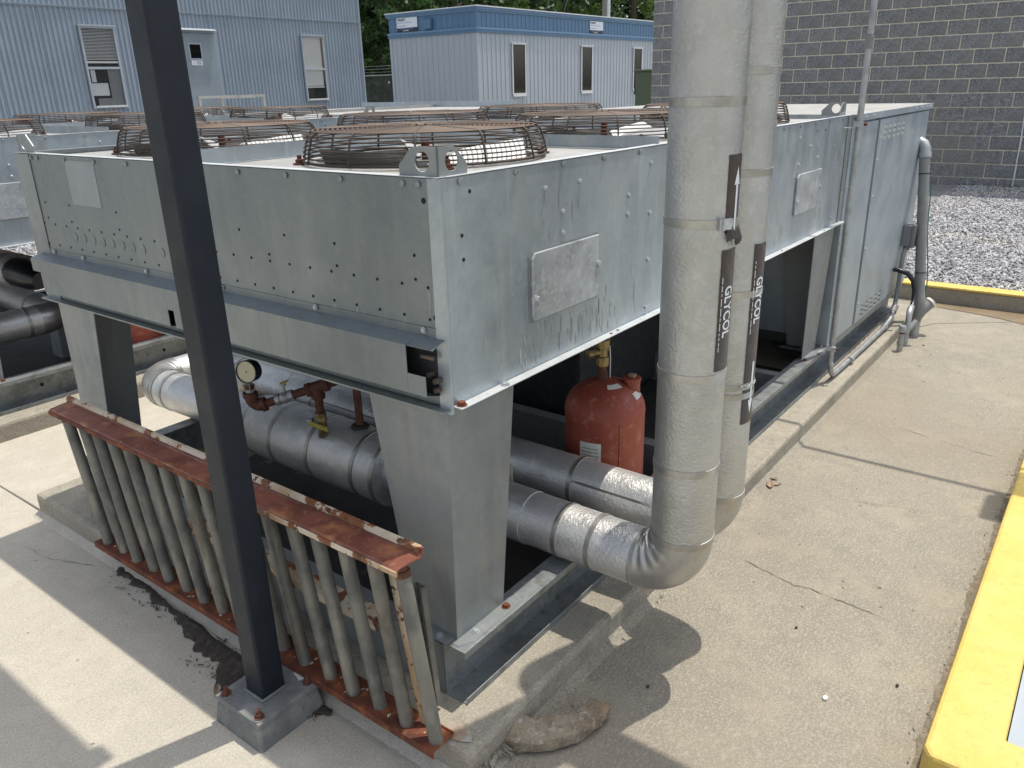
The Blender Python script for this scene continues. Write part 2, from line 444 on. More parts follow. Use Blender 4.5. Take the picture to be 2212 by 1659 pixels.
def mesh(name, mb, mt, org=(0, 0, 0), smooth=None, fix=True):
    me = bpy.data.meshes.new(name)
    o = Vector(org)
    me.from_pydata([(p[0] - o.x, p[1] - o.y, p[2] - o.z) for p in mb.v], [], mb.f)
    if fix:
        b = bmesh.new()
        b.from_mesh(me)
        bmesh.ops.recalc_face_normals(b, faces=b.faces)
        b.to_mesh(me)
        b.free()
    me.materials.append(MATS[mt])
    if smooth:
        me.shade_smooth()
        me.set_sharp_from_angle(angle=math.radians(smooth))
    return me


def link(name, data, parent=None, loc=(0, 0, 0), bevel=None):
    o = bpy.data.objects.new(name, data)
    COL.objects.link(o)
    if parent is not None:
        o.parent = parent
    o.location = loc
    if bevel:
        bv = o.modifiers.new("bevel", 'BEVEL')
        bv.width = bevel
        bv.segments = 2
        bv.limit_method = 'ANGLE'
        bv.angle_limit = math.radians(40)
    return o


def part(name, mb, mt, parent, smooth=None, bevel=None, fix=True, label=None, kind=None):
    """mesh authored in world coordinates, linked under parent (whose world origin is known)."""
    org = ORG[parent.name]
    o = link(name, mesh(name, mb, mt, org, smooth, fix), parent, (0, 0, 0), bevel)
    ORG[o.name] = org
    if label:
        o["label"] = label
    if kind:
        o["kind"] = kind
    return o


def put(name, data, parent, at, rot=None):
    """shared mesh placed at a world position under parent."""
    o = link(name, data, parent, Vector(at) - Vector(ORG[parent.name]))
    if rot is not None:
        o.rotation_euler = rot
    ORG[o.name] = tuple(at)
    return o


def thing(name, label, cat, loc, group=None):
    o = bpy.data.objects.new(name, None)
    o.empty_display_size = .1
    COL.objects.link(o)
    o.location = loc
    o["label"] = label
    o["category"] = cat
    if group:
        o["group"] = group
    ORG[o.name] = tuple(loc)
    return o


def solo(name, mb, mt, loc, label, cat, group=None, smooth=None, bevel=None, fix=True):
    o = link(name, mesh(name, mb, mt, loc, smooth, fix), None, loc, bevel)
    o["label"] = label
    o["category"] = cat
    if group:
        o["group"] = group
    ORG[o.name] = tuple(loc)
    return o


def struct(name, mb, mt, bevel=None, kind="structure", fix=True, smooth=None, loc=(0, 0, 0)):
    o = link(name, mesh(name, mb, mt, loc, smooth, fix), None, loc, bevel)
    o["kind"] = kind
    ORG[o.name] = tuple(loc)
    return o


def copy_tree(o, parent=None):
    c = o.copy()
    COL.objects.link(c)
    c.parent = parent
    for ch in list(o.children):
        copy_tree(ch, c)
    return c


def arc(c, a0, a1, r, u, w, n=10):
    c, u, w = Vector(c), Vector(u), Vector(w)
    return [c + (u * math.cos(a0 + (a1 - a0) * i / n) + w * math.sin(a0 + (a1 - a0) * i / n)) * r for i in range(n + 1)]


def text_mesh(s, size, mt, fn, align='LEFT', bold=0.0, dense=0.0):
    """flat lettering; fn maps (u along the line, v up) to a world point."""
    cu = bpy.data.curves.new("text", 'FONT')
    cu.body = s
    cu.size = size
    cu.align_x = align
    cu.offset = bold
    cu.resolution_u = 3
    t = bpy.data.objects.new("text", cu)
    COL.objects.link(t)
    me = bpy.data.meshes.new_from_object(t)
    bpy.data.objects.remove(t)
    bpy.data.curves.remove(cu)
    if dense:
        b = bmesh.new()
        b.from_mesh(me)
        bmesh.ops.triangulate(b, faces=b.faces)
        for _ in range(5):
            ed = [q for q in b.edges if q.calc_length() > dense]
            if not ed:
                break
            bmesh.ops.subdivide_edges(b, edges=ed, cuts=1)
            bmesh.ops.triangulate(b, faces=[f for f in b.faces if len(f.verts) > 3])
        b.to_mesh(me)
        b.free()
    mb = MB()
    mb.v = [tuple(fn(v.co.x, v.co.y)) for v in me.vertices]
    mb.f = [tuple(p.vertices) for p in me.polygons]
    bpy.data.meshes.remove(me)
    return mb


def hexbolt(mt, r=.009, h=.007, washer=True):
    mb = MB()
    if washer:
        mb.lathe([(r * 1.35, 0), (r * 1.35, .0018), (0, .0018)], n=14)
    mb.lathe([(r, .001), (r, h * .85), (r * .85, h), (0, h)], n=6)
    return mesh("bolt", mb, mt)


BOLT_Z = hexbolt("galvanized_bright")
BOLT_RUST = hexbolt("rust", .010, .010)
BOLT_SMALL = hexbolt("galvanized_bright", .006, .006)
BOLT_DULL = hexbolt("galvanized_dull", .0075, .005, False)
ROT_NY = (math.pi / 2, 0, 0)        # +Z -> -Y
ROT_NX = (0, -math.pi / 2, 0)       # +Z -> -X
ROT_PY = (-math.pi / 2, 0, 0)

# ------------------------------------------------------------------ ground and kerbs
struct("ground", MB().box(-300, -300, -.40, 400, 400, -.30), "far_ground")
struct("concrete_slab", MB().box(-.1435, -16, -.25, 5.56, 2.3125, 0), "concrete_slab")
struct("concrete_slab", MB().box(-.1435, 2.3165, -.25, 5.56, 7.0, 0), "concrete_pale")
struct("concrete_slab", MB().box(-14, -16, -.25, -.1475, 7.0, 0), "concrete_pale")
struct("gravel_ground", MB().prism([(5.66, -16), (60, -16), (60, 40), (-20, 40), (-20, 7.15), (5.66, 7.15)], 'z', -.25, .07), "gravel_bed")
struct("concrete_pad", MB().box(-.155, -.137, -.02, 5.0, 2.315, .1), "concrete_pad", .016)
struct("concrete_pad", MB().box(-.155, 3.275, -.02, 5.0, 5.75, .1), "concrete_pad", .016)
kb = MB()
kb.prism([(.53, -1.052), (5.55, -1.052), (5.55, -1.215), (.665, -1.215), (.665, -3.6), (.50, -3.6), (.50, -1.07)], 'z', -.02, .12)
struct("yellow_kerb", kb, "yellow_paint", .011)
far = struct("yellow_kerb", MB().box(5.552, -16, .115, 5.70, 7.0, .135), "yellow_paint", .008)
struct("kerb_base", MB().box(5.565, -16, -.02, 5.70, 7.15, .1145), "concrete_pad", .008)
struct("kerb_base", MB().box(-20, 7.0, -.02, 5.56, 7.15, .13), "concrete_pad", .008)
struct("painted_walkway", MB().box(.668, -3.6, -.02, 5.55, -1.218, .105), "blue_grey_paint")

# cracks, saw joints and dirt along the kerb


def ribbon(pts, w, z, jit=0.0):
    mb = MB()
    vs = []
    for i, p in enumerate(pts):
        a = Vector(pts[max(i - 1, 0)])
        b = Vector(pts[min(i + 1, len(pts) - 1)])
        d = (b - a).normalized()
        nn = Vector((-d.y, d.x))
        ww = w * (1 + jit * random.uniform(-1, 1)) / 2
        for sgn in (1, -1):
            q = Vector(p) + nn * ww * sgn
            vs.append((q.x, q.y, z))
    return mb.add(vs, [(2 * i, 2 * i + 1, 2 * i + 3, 2 * i + 2) for i in range(len(pts) - 1)])


def wob(pts, n, amp):
    out = []
    for i in range(len(pts) - 1):
        for k in range(n):
            t = k / n
            out.append((pts[i][0] * (1 - t) + pts[i + 1][0] * t + random.uniform(-amp, amp), pts[i][1] * (1 - t) + pts[i + 1][1] * t + random.uniform(-amp, amp)))
    return out + [pts[-1]]




def crack(pts, w, seed):
    mb = MB()
    p_ = wob(pts, 9, .0035)
    vs = []
    for i, p in enumerate(p_):
        d = (Vector(p_[min(i + 1, len(p_) - 1)]) - Vector(p_[max(i - 1, 0)])).normalized()
        nn = Vector((-d.y, d.x))
        t = i / (len(p_) - 1)
        ww = w * max(.12, .45 + 1.3 * mnoise.noise(Vector((i * .23, seed, 0)))) * min(1, 5 * t, 5 * (1 - t))
        for sg_ in (.5, -.5):
            q = Vector(p) + nn * ww * sg_
            vs.append((q.x, q.y, .0025))
    mb.add(vs, [(2 * i, 2 * i + 1, 2 * i + 3, 2 * i + 2) for i in range(len(p_) - 1)])
    return mb


struct("slab_crack", crack([(1.238, -.236), (1.233, -.319), (1.205, -.44), (1.185, -.516), (1.197, -.561), (1.187, -.676), (1.179, -.76), (1.16, -.86)], .007, 1), "crack_dark", kind="stuff")
struct("slab_crack", crack([(2.86, -.45), (2.80, -.62), (2.74, -.86), (2.72, -1.04)], .004, 2), "crack_dark", kind="stuff")
struct("slab_crack", crack([(-.32, 2.1), (-.30, 1.9), (-.24, 1.75), (-.2, 1.66)], .004, 3), "crack_dark", kind="stuff")
struct("slab_crack", crack([(1.9, -.2), (1.92, -.5), (2.02, -.8)], .0025, 4), "crack_dark", kind="stuff")
struct("saw_joint", ribbon([(-.16, 7.0), (-.146, 2.76), (-.140, 2.32)], .006, .003), "crack_dark")
struct("saw_joint", ribbon([(4.70, -.14), (4.93, -.26), (5.247, -.695), (5.40, -1.0)], .006, .003), "crack_dark")
def scatter_chips(n, fn, zf, smin, smax, flat=.3):
    mb = MB()
    for _ in range(n):
        x, y = fn()
        s = random.uniform(smin, smax)
        a = random.uniform(0, 6.28)
        L_ = s * random.uniform(.8, 2.6)
        ca, sa = math.cos(a), math.sin(a)
        z = zf
        h = s * flat
        vs = []
        for (u, v_, w) in ((-L_, -s * .5, 0), (L_, -s * .4, h * .6), (L_ * .9, s * .5, 0), (-L_ * .8, s * .45, h), (0, 0, h * 1.6)):
            vs.append((x + u * ca - v_ * sa, y + u * sa + v_ * ca, z + w))
        mb.add(vs, [(0, 1, 4), (1, 2, 4), (2, 3, 4), (3, 0, 4), (3, 2, 1, 0)])
    return mb


gm = MB()
vs = []
for k in range(161):
    x_ = .52 + 4.95 * k / 160
    w_ = .018 + .022 * max(0, mnoise.noise(Vector((x_ * 3, 1, 4))) + .3) + .012 * mnoise.noise(Vector((x_ * 17, 2, 4)))
    vs += [(x_, -1.051, .0032), (x_, -1.051 + max(.004, w_), .0032)]
gm.add(vs, [(2 * k, 2 * k + 2, 2 * k + 3, 2 * k + 1) for k in range(160)])
struct("kerb_grime", gm, "grime", kind="stuff")
struct("kerb_grit", scatter_chips(320, lambda: (random.uniform(.52, 5.4), -1.05 + abs(random.gauss(0, .020))), .0025, .001, .0032, .4), "debris", kind="stuff", fix=False)
wet = [(5.55, -.02), (5.55, -3.0), (5.1, -1.3), (5.2, -.83), (5.31, -.62), (5.36, -.42), (5.40, -.2), (5.44, -.02)]
struct("damp_stain", MB().add([(x + random.uniform(-.01, .01), y, .0035) for x, y in wet], [tuple(range(len(wet)))]), "damp_concrete", kind="stuff")
rs = [(-.15, -.02), (-.135, -.085), (-.118, -.112), (-.095, -.095), (-.085, -.07), (-.075, -.055), (-.10, -.03), (-.12, .0)]
struct("rust_smear", MB().add([(x, y, .1032) for x, y in rs], [tuple(range(len(rs)))]), "rust_stain", kind="stuff")
# mortar-like fillet along the pad's foot
fl = MB().prism([(-.137, .0), (-.165, .0), (-.137, .022)], 'x', -.15, 5.0)
struct("pad_fillet", fl, "concrete_slab")
fl = MB().prism([(-.155, .0), (-.185, .0), (-.155, .020)], 'y', -.13, 2.31)
struct("pad_fillet", fl, "concrete_pale")

edge_a = [(-.165, 1.60), (-.168, 1.39), (-.19, 1.2), (-.185, 1.03), (-.2, .95), (-.2, .8), (-.2, .70), (-.2, .6), (-.2, .5), (-.19, .42), (-.188, .36)]
edge_b = [(-.175, 1.60), (-.195, 1.39), (-.212, 1.2), (-.24, 1.03), (-.262, .95), (-.285, .8), (-.33, .72), (-.33, .6), (-.25, .5), (-.245, .40), (-.20, .35)]
dm = MB()
vs, fs = [], []
ns = 220
for i in range(ns + 1):
    t = i / ns * (len(edge_a) - 1)
    k = min(int(t), len(edge_a) - 2)
    u = t - k
    a = Vector(edge_a[k]).lerp(Vector(edge_a[k + 1]), u)
    b = Vector(edge_b[k]).lerp(Vector(edge_b[k + 1]), u)
    for j in range(7):
        w = j / 6
        p = a.lerp(b, w)
        e = .0 if j in (0, 6) else .011 * (mnoise.noise(Vector((p.x * 30, p.y * 30, 1))) * .5 + .6)
        jit = (.030 * mnoise.noise(Vector((p.x * 9, p.y * 16, 5))) + .014 * mnoise.noise(Vector((p.x * 9, p.y * 50, 5)))) * (j / 6) ** 2
        vs.append((p.x + jit, p.y, .003 + e))
for i in range(ns):
    for j in range(6):
        fs.append((i * 7 + j, (i + 1) * 7 + j, (i + 1) * 7 + j + 1, i * 7 + j + 1))
dm.add(vs, fs)
struct("dirt_strip", dm, "soil", kind="stuff", smooth=60)


def near_dirt():
    y = random.choice([random.uniform(.36, 1.6), random.uniform(.4, .95)])
    lo = -.33 if .5 < y < .95 else -.25
    return random.uniform(lo, -.185), y


o = struct("dirt_debris", scatter_chips(300, near_dirt, .006, .0018, .0055), "debris", kind="stuff", fix=False)
o = struct("slab_grit", scatter_chips(260, lambda: (random.uniform(-.9, 4.5), random.choice([random.uniform(-1.05, -.15), random.uniform(-.1, 2.6)])), .001, .0015, .004, .5), "pebble", kind="stuff", fix=False)

for y0 in (0, 3.41):  # dark sheet on each pad: gloom below the housing painted onto a stained floor
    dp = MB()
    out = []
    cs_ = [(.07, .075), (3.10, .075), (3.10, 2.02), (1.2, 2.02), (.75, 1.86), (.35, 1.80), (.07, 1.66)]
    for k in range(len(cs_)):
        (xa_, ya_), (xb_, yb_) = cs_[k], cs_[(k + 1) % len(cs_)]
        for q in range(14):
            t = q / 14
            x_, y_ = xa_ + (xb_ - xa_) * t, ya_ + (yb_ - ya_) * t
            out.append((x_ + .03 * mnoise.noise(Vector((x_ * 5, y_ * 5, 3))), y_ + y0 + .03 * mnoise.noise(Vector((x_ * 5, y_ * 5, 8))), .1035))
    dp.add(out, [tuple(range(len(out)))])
    struct("floor_gloom", dp, "gloom_dark", kind="stuff")

# ------------------------------------------------------------------ gravel stones


def stones(name, spots, size, zbase, seed):
    rg = np.random.default_rng(seed)
    n = len(spots)
    base = np.array([(1, 0, 0), (0, 1, 0), (-1, 0, 0), (0, -1, 0), (0, 0, 1), (0, 0, -1)], float)
    s = rg.uniform(size[0], size[1], (n, 1, 1))
    st = rg.uniform(.65, 1.35, (n, 1, 3)) * np.array([1, 1, .72])
    v = base[None] * st * s * rg.uniform(.75, 1.2, (n, 6, 1))
    q = rg.normal(size=(n, 3, 3))
    q, _ = np.linalg.qr(q)
    v = np.einsum('nij,nkj->nki', q, v)
    v[:, :, 0] += spots[:, None, 0]
    v[:, :, 1] += spots[:, None, 1]
    v[:, :, 2] += zbase + rg.uniform(0, .012, (n, 1))
    tri = np.array([(0, 1, 4), (1, 2, 4), (2, 3, 4), (3, 0, 4), (1, 0, 5), (2, 1, 5), (3, 2, 5), (0, 3, 5)])
    f = (tri[None] + (np.arange(n) * 6)[:, None, None]).reshape(-1)
    me = bpy.data.meshes.new(name)
    me.vertices.add(n * 6)
    me.vertices.foreach_set("co", v.reshape(-1))
    me.loops.add(len(f))
    me.loops.foreach_set("vertex_index", f.astype(np.int32))
    me.polygons.add(len(f) // 3)
    me.polygons.foreach_set("loop_start", np.arange(0, len(f), 3, dtype=np.int32))
    me.update()
    me.validate()
    me.materials.append(MATS["gravel_stone"])
    ob = link(name, me)
    ob["kind"] = "stuff"
    return ob


a = np.stack([RNG.uniform(5.72, 12.86, 30000), RNG.uniform(-1.7, .9, 30000)], 1)
stones("gravel_stones", a, (.011, .024), .072, 1)
b = np.stack([RNG.uniform(1.2, 4.0, 6000), RNG.uniform(7.2, 10.5, 6000)], 1)
stones("gravel_stones", b, (.014, .026), .072, 2)

# ------------------------------------------------------------------ concrete block wall
CX, CY, CZ = 12.88, 6.30, .10
BLK_L, BLK_H, JT = .4064, .2032, .0145
variants = []
for k in range(8):
    mb = MB()
    nu, nv = 4, 3
    L_, H_ = BLK_L - JT, BLK_H - JT
    vs = []
    for i in range(nu + 1):
        for j in range(nv + 1):
            edge = i in (0, nu) or j in (0, nv)
            dx = -random.uniform(.003, .014) if not edge else -random.uniform(0, .003)
            vs.append((dx, (i / nu - .5) * L_, (j / nv - .5) * H_))
    fs = [(i * (nv + 1) + j, (i + 1) * (nv + 1) + j, (i + 1) * (nv + 1) + j + 1, i * (nv + 1) + j + 1) for i in range(nu) for j in range(nv)]
    mb.add(vs, fs)
    yb, zb = L_ / 2, H_ / 2
    mb.add([(0, -yb, -zb), (0, yb, -zb), (0, yb, zb), (0, -yb, zb), (.05, -yb, -zb), (.05, yb, -zb), (.05, yb, zb), (.05, -yb, zb)],
           [(0, 1, 5, 4), (1, 2, 6, 5), (2, 3, 7, 6), (3, 0, 4, 7)])
    variants.append(mesh("block", mb, "cmu_block"))
wall = thing("block_building", "grey split face concrete block building wall behind the gravel", "building", (CX, 0, 0))
part("mortar_core", MB().box(CX + .0015, -9.0, 0, CX + 8, CY - .002, 5.3), "mortar", wall)
part("coping", MB().box(CX - .04, -9.1, 5.3, CX + 8, CY + .04, 5.40), "trim_grey", wall)
rest = MB()
nblk = 0
for row in range(26):
    z = CZ - .11 + BLK_H * (row + .5)
    off = 0 if row % 2 else BLK_L / 2
    ncol = 38
    for c in range(ncol):
        yc = CY - BLK_L * (c + .5) + off
        w = BLK_L
        if row % 2 == 0 and c == 0:
            yc, w = CY - BLK_L / 4, BLK_L / 2
        yb = yc
        seen = -1.25 < yc < 6.4 and z < 3.45 and not (z < 1.35 and yc > .55)
        if w < BLK_L or not seen or nblk >= 298:
            rest.box(CX - .008, yc - (w - JT) / 2, z - (BLK_H - JT) / 2, CX + .05, yc + (w - JT) / 2, z + (BLK_H - JT) / 2)
            continue
        put("block", variants[random.randrange(8)], wall, (CX, yc, z))
        nblk += 1
part("block_courses", rest, "cmu_block", wall, kind="stuff")
ms_ = scatter_chips(500, lambda: (CX - random.uniform(.0, .07), random.uniform(-1.4, .9)), .075, .008, .02, .8)
struct("moss_strip", ms_, "moss", kind="stuff", fix=False)
solo("wall_cable", MB().tube([(CX - .02, .21, .08), (CX - .021, .215, .8), (CX - .02, .235, 1.3), (CX - .02, .25, 2.4), (CX - .02, .26, 4.6)], .009, 6), "label_white", (CX - .02, .21, .08),
     "thin white cable running down the block wall", "cable", smooth=60)

# ------------------------------------------------------------------ condenser unit
W, LH, LT = 2.0917, 3.117, 4.86
ZB, ZT, ZD = .972, 1.507, 1.490


def build_unit():
    u = thing("condenser_unit", "big galvanized condenser unit in front, its near corner facing us", "condenser", (0, 0, .1), "condenser units")
    P = lambda nm, mb, mt="galvanized", **k: part(nm, mb, mt, u, **k)
    # housing skins
    P("end_panel", MB().prism(thick([(.022, ZT), (.0, ZT), (.0, ZB + .001)], .002), 'y', .026, W - .026), "galvanized_dark")
    P("top_flange_glare", MB().box(-.0025, .004, ZT + .0022, .024, W - .004, ZT + .0034), "flange_sunlit")  # thin strips laid over the panel flanges as painted sun glare
    P("top_flange_glare", MB().box(.0245, -.0025, ZT + .0022, LH, .024, ZT + .0034), "flange_sunlit")
    P("side_flange_glare", MB().box(.004, -.0315, ZB + .0032, LH, -.0022, ZB + .0044), "flange_sunlit")
    P("end_panel", MB().box(LH - .004, .02, ZB, LH, W - .02, ZT))
    P("side_panel", MB().prism(thick([(.022, ZT), (0, ZT), (0, ZB + .003), (-.030, ZB + .003), (-.030, ZB + .001)], .002)[::-1], 'x', .004, 1.56))
    P("side_panel", MB().prism(thick([(.022, ZT), (0, ZT), (0, ZB + .003), (-.030, ZB + .003), (-.030, ZB + .001)], .002)[::-1], 'x', 1.562, LH))
    P("side_panel", MB().prism(thick([(W - .022, ZT), (W, ZT), (W, ZB + .003), (W + .030, ZB + .003)], .002), 'x', .004, LH))
    # corner angles
    P("corner_angle", MB().prism(thick([(.0025, -.0045), (-.0045, -.0045), (-.0045, .030)], .002), 'z', ZB - .014, ZT + .001), "galvanized")
    P("corner_angle", MB().prism(thick([(.05, W + .0035), (-.0035, W + .0035), (-.0035, W - .11)], .002), 'z', ZB - .004, ZT - .001), "galvanized_dull")
    P("corner_angle", MB().prism(thick([(LH - .06, -.0035), (LH, -.0035), (LH, .04)], .002), 'z', ZB - .004, ZT + .001), "galvanized_dull")
    P("corner_angle", MB().prism(thick([(LH - .04, W + .0035), (LH, W + .0035), (LH, W - .04)], .002), 'z', ZB - .004, ZT + .001), "galvanized_dull")
    P("bottom_flange", MB().box(-.028, .0, ZB - .007, .06, W, ZB - .002), "galvanized_dull")
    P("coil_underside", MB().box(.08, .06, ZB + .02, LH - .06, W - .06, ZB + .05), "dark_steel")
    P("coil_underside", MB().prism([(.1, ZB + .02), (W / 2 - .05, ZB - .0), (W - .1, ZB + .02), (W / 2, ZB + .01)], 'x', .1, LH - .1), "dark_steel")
    # channel covers over the coil ends
    prof = [(-.002, 1.152), (-.002, 1.146), (-.052, 1.132), (-.052, 1.012), (-.003, .998)]
    for y0, y1, nm in ((.088, 1.092, 0), (1.125, 1.985, 1)):
        P("coil_cover", MB().prism(thick([(-.0025, 1.166)] + prof, .0018), 'y', y0, y1), "galvanized_dark")
    P("coil_cover_lip", MB().prism(thick([(-.003, 1.166), (-.003, 1.146), (-.050, 1.131)], .0018), 'y', .004, .0875), "galvanized_dark")
    P("coil_cover_lip", MB().prism(thick([(-.052, 1.062), (-.052, 1.012), (-.003, .998)], .0018), 'y', .030, .0875), "galvanized_dark")
    P("coil_cover_lip", MB().prism(thick([(-.003, 1.166), (-.003, 1.146), (-.052, 1.132), (-.052, 1.066)], .0018), 'y', 1.0925, 1.1245), "galvanized_dark")
    P("coil_cover_lip", MB().prism(thick([(-.003, 1.166), (-.003, 1.146), (-.052, 1.132), (-.052, 1.085)], .0018), 'y', 1.986, 2.045), "galvanized_dark")
    P("coil_recess", MB().box(-.006, .006, 1.0, -.001, 1.98, 1.145), "dark_steel")
    tb = MB().tube(arc((-.018, .050, 1.098), 0, math.pi, .018, (0, -1, 0), (-.5, 0, .25), 8), .006, 8)
    P("coil_bend", tb, "coil_tube", smooth=60)
    P("coil_bend", MB().tube([(-.002, .047, 1.055), (-.024, .047, 1.055)], .007, 8), "coil_tube", smooth=60)
    P("coil_bend", MB().tube([(-.002, .022, 1.045), (-.03, .022, 1.045)], .007, 8), "coil_tube", smooth=60)
    P("coil_bend", MB().tube([(-.002, .026, 1.02), (-.026, .026, 1.02)], .007, 8), "coil_tube", smooth=60)
    # deck with six fan openings
    bx, by = LH / 3, W / 2
    n = 48
    RF = .325
    for i in range(3):
        for j in range(2):
            cx, cy = bx * (i + .5), by * (j + .5)
            x0, x1, y0, y1 = bx * i + .004, bx * (i + 1) - .004, by * j + .004, by * (j + 1) - .004
            mb = MB()
            vs = []
            for k in range(n):
                t = 2 * math.pi * (k + .5) / n
                c, s_ = math.cos(t), math.sin(t)
                sc_ = min((bx / 2 - .004) / max(abs(c), 1e-6), (by / 2 - .004) / max(abs(s_), 1e-6))
                vs.append((cx + c * sc_, cy + s_ * sc_, ZD))
                vs.append((cx + c * (RF + .02), cy + s_ * (RF + .02), ZD + .002))
                vs.append((cx + c * RF, cy + s_ * RF, ZD + .010))
                vs.append((cx + c * RF, cy + s_ * RF, ZD - .16))
            for xx, yy in ((x0, y0), (x1, y0), (x1, y1), (x0, y1)):
                vs.append((xx, yy, ZD))
            fs = []
            for k in range(n):
                k2 = (k + 1) % n
                for q in range(3):
                    fs.append((k * 4 + q, k2 * 4 + q, k2 * 4 + q + 1, k * 4 + q + 1))
                # corner fill
                pa, pb = vs[k * 4], vs[k2 * 4]
                for ci in range(4):
                    cc = vs[n * 4 + ci]
                    if (abs(pa[0] - cc[0]) < 1e-4 and abs(pb[1] - cc[1]) < 1e-4) or (abs(pb[0] - cc[0]) < 1e-4 and abs(pa[1] - cc[1]) < 1e-4):
                        if abs(pa[0] - pb[0]) > 1e-4 and abs(pa[1] - pb[1]) > 1e-4:
                            fs.append((k * 4, n * 4 + ci, k2 * 4))
            mb.add(vs, fs)
            d = P("deck_panel", mb, "deck_metal", smooth=35)
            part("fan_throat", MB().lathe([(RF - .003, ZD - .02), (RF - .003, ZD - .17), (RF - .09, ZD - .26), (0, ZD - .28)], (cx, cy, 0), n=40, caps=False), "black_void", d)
    t_ = .03
    P("deck_seam", MB().prism(thick([(by - .02, ZD + .001), (by - .001, ZD + .001), (by - .001, ZD + .045)], .0015), 'x', .01, LH - .01), "galvanized")
    P("deck_seam", MB().prism(thick([(by + .001, ZD + .048), (by + .001, ZD + .002), (by + .02, ZD + .002)], .0015), 'x', .011, LH - .011), "galvanized")
    for i in (1, 2):
        for j in range(2):
            y0, y1 = by * j + .01 + (.012 if j else 0), by * (j + 1) - .012
            P("deck_seam", MB().prism(thick([(bx * i - .022, ZD + .003), (bx * i - .001, ZD + .003), (bx * i - .001, ZD + .043)], .0015), 'y', y0, y1), "galvanized")
    # fan guards
    ring = lambda r, z, w, k=44, nn=5: MB().tube([(r * math.cos(2 * math.pi * q / k), r * math.sin(2 * math.pi * q / k), z) for q in range(k)], w, nn, closed=True)
    side = MB()
    H_ = .094
    for q in range(7):
        z = .008 + q * (H_ - .018) / 6.4
        rr = .362 - .028 * (q / 7) ** 1.6
        b_ = ring(rr, z, .0024 if q else .0042)
        side.add(b_.v, b_.f)
    side_me = mesh("fan_guard", side, "guard_wire", smooth=70, fix=False)
    top = MB()
    rr = .328
    while rr > .05:
        b_ = ring(rr, H_ - .004 + .004 * (1 - rr / .328), .0025)
        top.add(b_.v, b_.f)
        rr -= .0145
    top_me = mesh("guard_top", top, "guard_rust", smooth=70, fix=False)
    rib = MB().tube([(.366, 0, .004), (.359, 0, .04), (.348, 0, H_ - .018), (.336, 0, H_ - .006), (.316, 0, H_ - .003), (.05, 0, H_ + .001)], .0031, 6)
    rib_me = mesh("guard_rib", rib, "guard_wire", smooth=60)
    foot = MB().lathe([(.020, 0), (.020, .004), (.0125, .004), (.0125, .014), (.007, .015), (.007, .026), (0, .026)], n=8)
    foot_me = mesh("guard_bolt", foot, "fitting_rust")
    # fan: hub, shaft and four broad blades
    hub_me = mesh("fan", MB().lathe([(0, .02), (.05, .02), (.06, -.01), (.06, -.06), (0, -.06)], n=18), "galvanized_dull", smooth=40)
    shaft_me = mesh("fan_shaft", MB().lathe([(.013, -.02), (.013, .05), (.011, .055), (0, .055)], n=10), "maroon", smooth=40)

    def bl(uu, vv):
        r = .065 + uu * .245
        lead = .075 + .085 * uu
        c_ = -.085 - .02 * uu + vv * (lead + .085 + .02 * uu)
        pitch = math.radians(36 - 9 * uu)
        return (r * (1 - .05 * abs(c_) / .1 * uu), c_ * math.cos(pitch), c_ * math.sin(pitch) + .006 * math.sin(vv * math.pi))
    blm = MB().grid(bl, 7, 8)
    bl_me = mesh("fan_blade", blm, "fan_blade", smooth=60)
    for i in range(3):
        for j in range(2):
            cx, cy = bx * (i + .5), by * (j + .5)
            g = put("fan_guard", side_me, u, (cx, cy, ZD + .004))
            put("guard_top", top_me, g, (cx, cy, ZD + .004))
            for k in range(12):
                t = 2 * math.pi * (k + .3) / 12
                put("guard_rib", rib_me, g, (cx, cy, ZD + .004), (0, 0, t))
            for k in range(4):
                t = math.pi / 4 + k * math.pi / 2 + .12
                put("guard_bolt", foot_me, g, (cx + .371 * math.cos(t), cy + .371 * math.sin(t), ZD + .003))
            f = put("fan", hub_me, u, (cx, cy, ZD - .02))
            put("fan_shaft", shaft_me, f, (cx, cy, ZD + .0))
            spin = [-1.0, 2.4, 1.1, .65, 1.9, .35][i * 2 + j]
            for k in range(4):
                put("fan_blade", bl_me, f, (cx, cy, ZD - .026), (0, 0, spin + k * math.pi / 2))
    # lifting lugs
    def lug(cx, cy, sx, sy):
        for ax in (0, 1):
            w = .118 if ax else .098
            h = .062
            out = [(0, 0), (w, 0), (w, .022), (w - .042, h), (0, h)]
            hc, hr = (.047, .031), .0225
            k = 20
            mb = MB()
            circ = [(hc[0] + hr * math.cos(2 * math.pi * q / k), hc[1] + hr * math.sin(2 * math.pi * q / k)) for q in range(k)]
            # ring of quads from hole to outline
            def ray_out(q):
                t = 2 * math.pi * q / k
                d_ = Vector((math.cos(t), math.sin(t)))
                best = 9
                for e in range(5):
                    p, r_ = Vector(out[e]), Vector(out[(e + 1) % 5])
                    ed = r_ - p
                    den = d_.x * ed.y - d_.y * ed.x
                    if abs(den) < 1e-9:
                        continue
                    pp = p - Vector(hc)
                    tt = (pp.x * ed.y - pp.y * ed.x) / den
                    uu = (pp.x * d_.y - pp.y * d_.x) / den
                    if tt > 0 and -1e-6 <= uu <= 1 + 1e-6:
                        best = min(best, tt)
                return (hc[0] + d_.x * best, hc[1] + d_.y * best)
            angs = sorted([2 * math.pi * q / k for q in range(k)] + [math.atan2(p[1] - hc[1], p[0] - hc[0]) % (2 * math.pi) for p in out])
            circ = [(hc[0] + hr * math.cos(t), hc[1] + hr * math.sin(t)) for t in angs]
            outr = [ray_out(t * k / (2 * math.pi)) for t in angs]
            kk = len(angs)
            vs = []
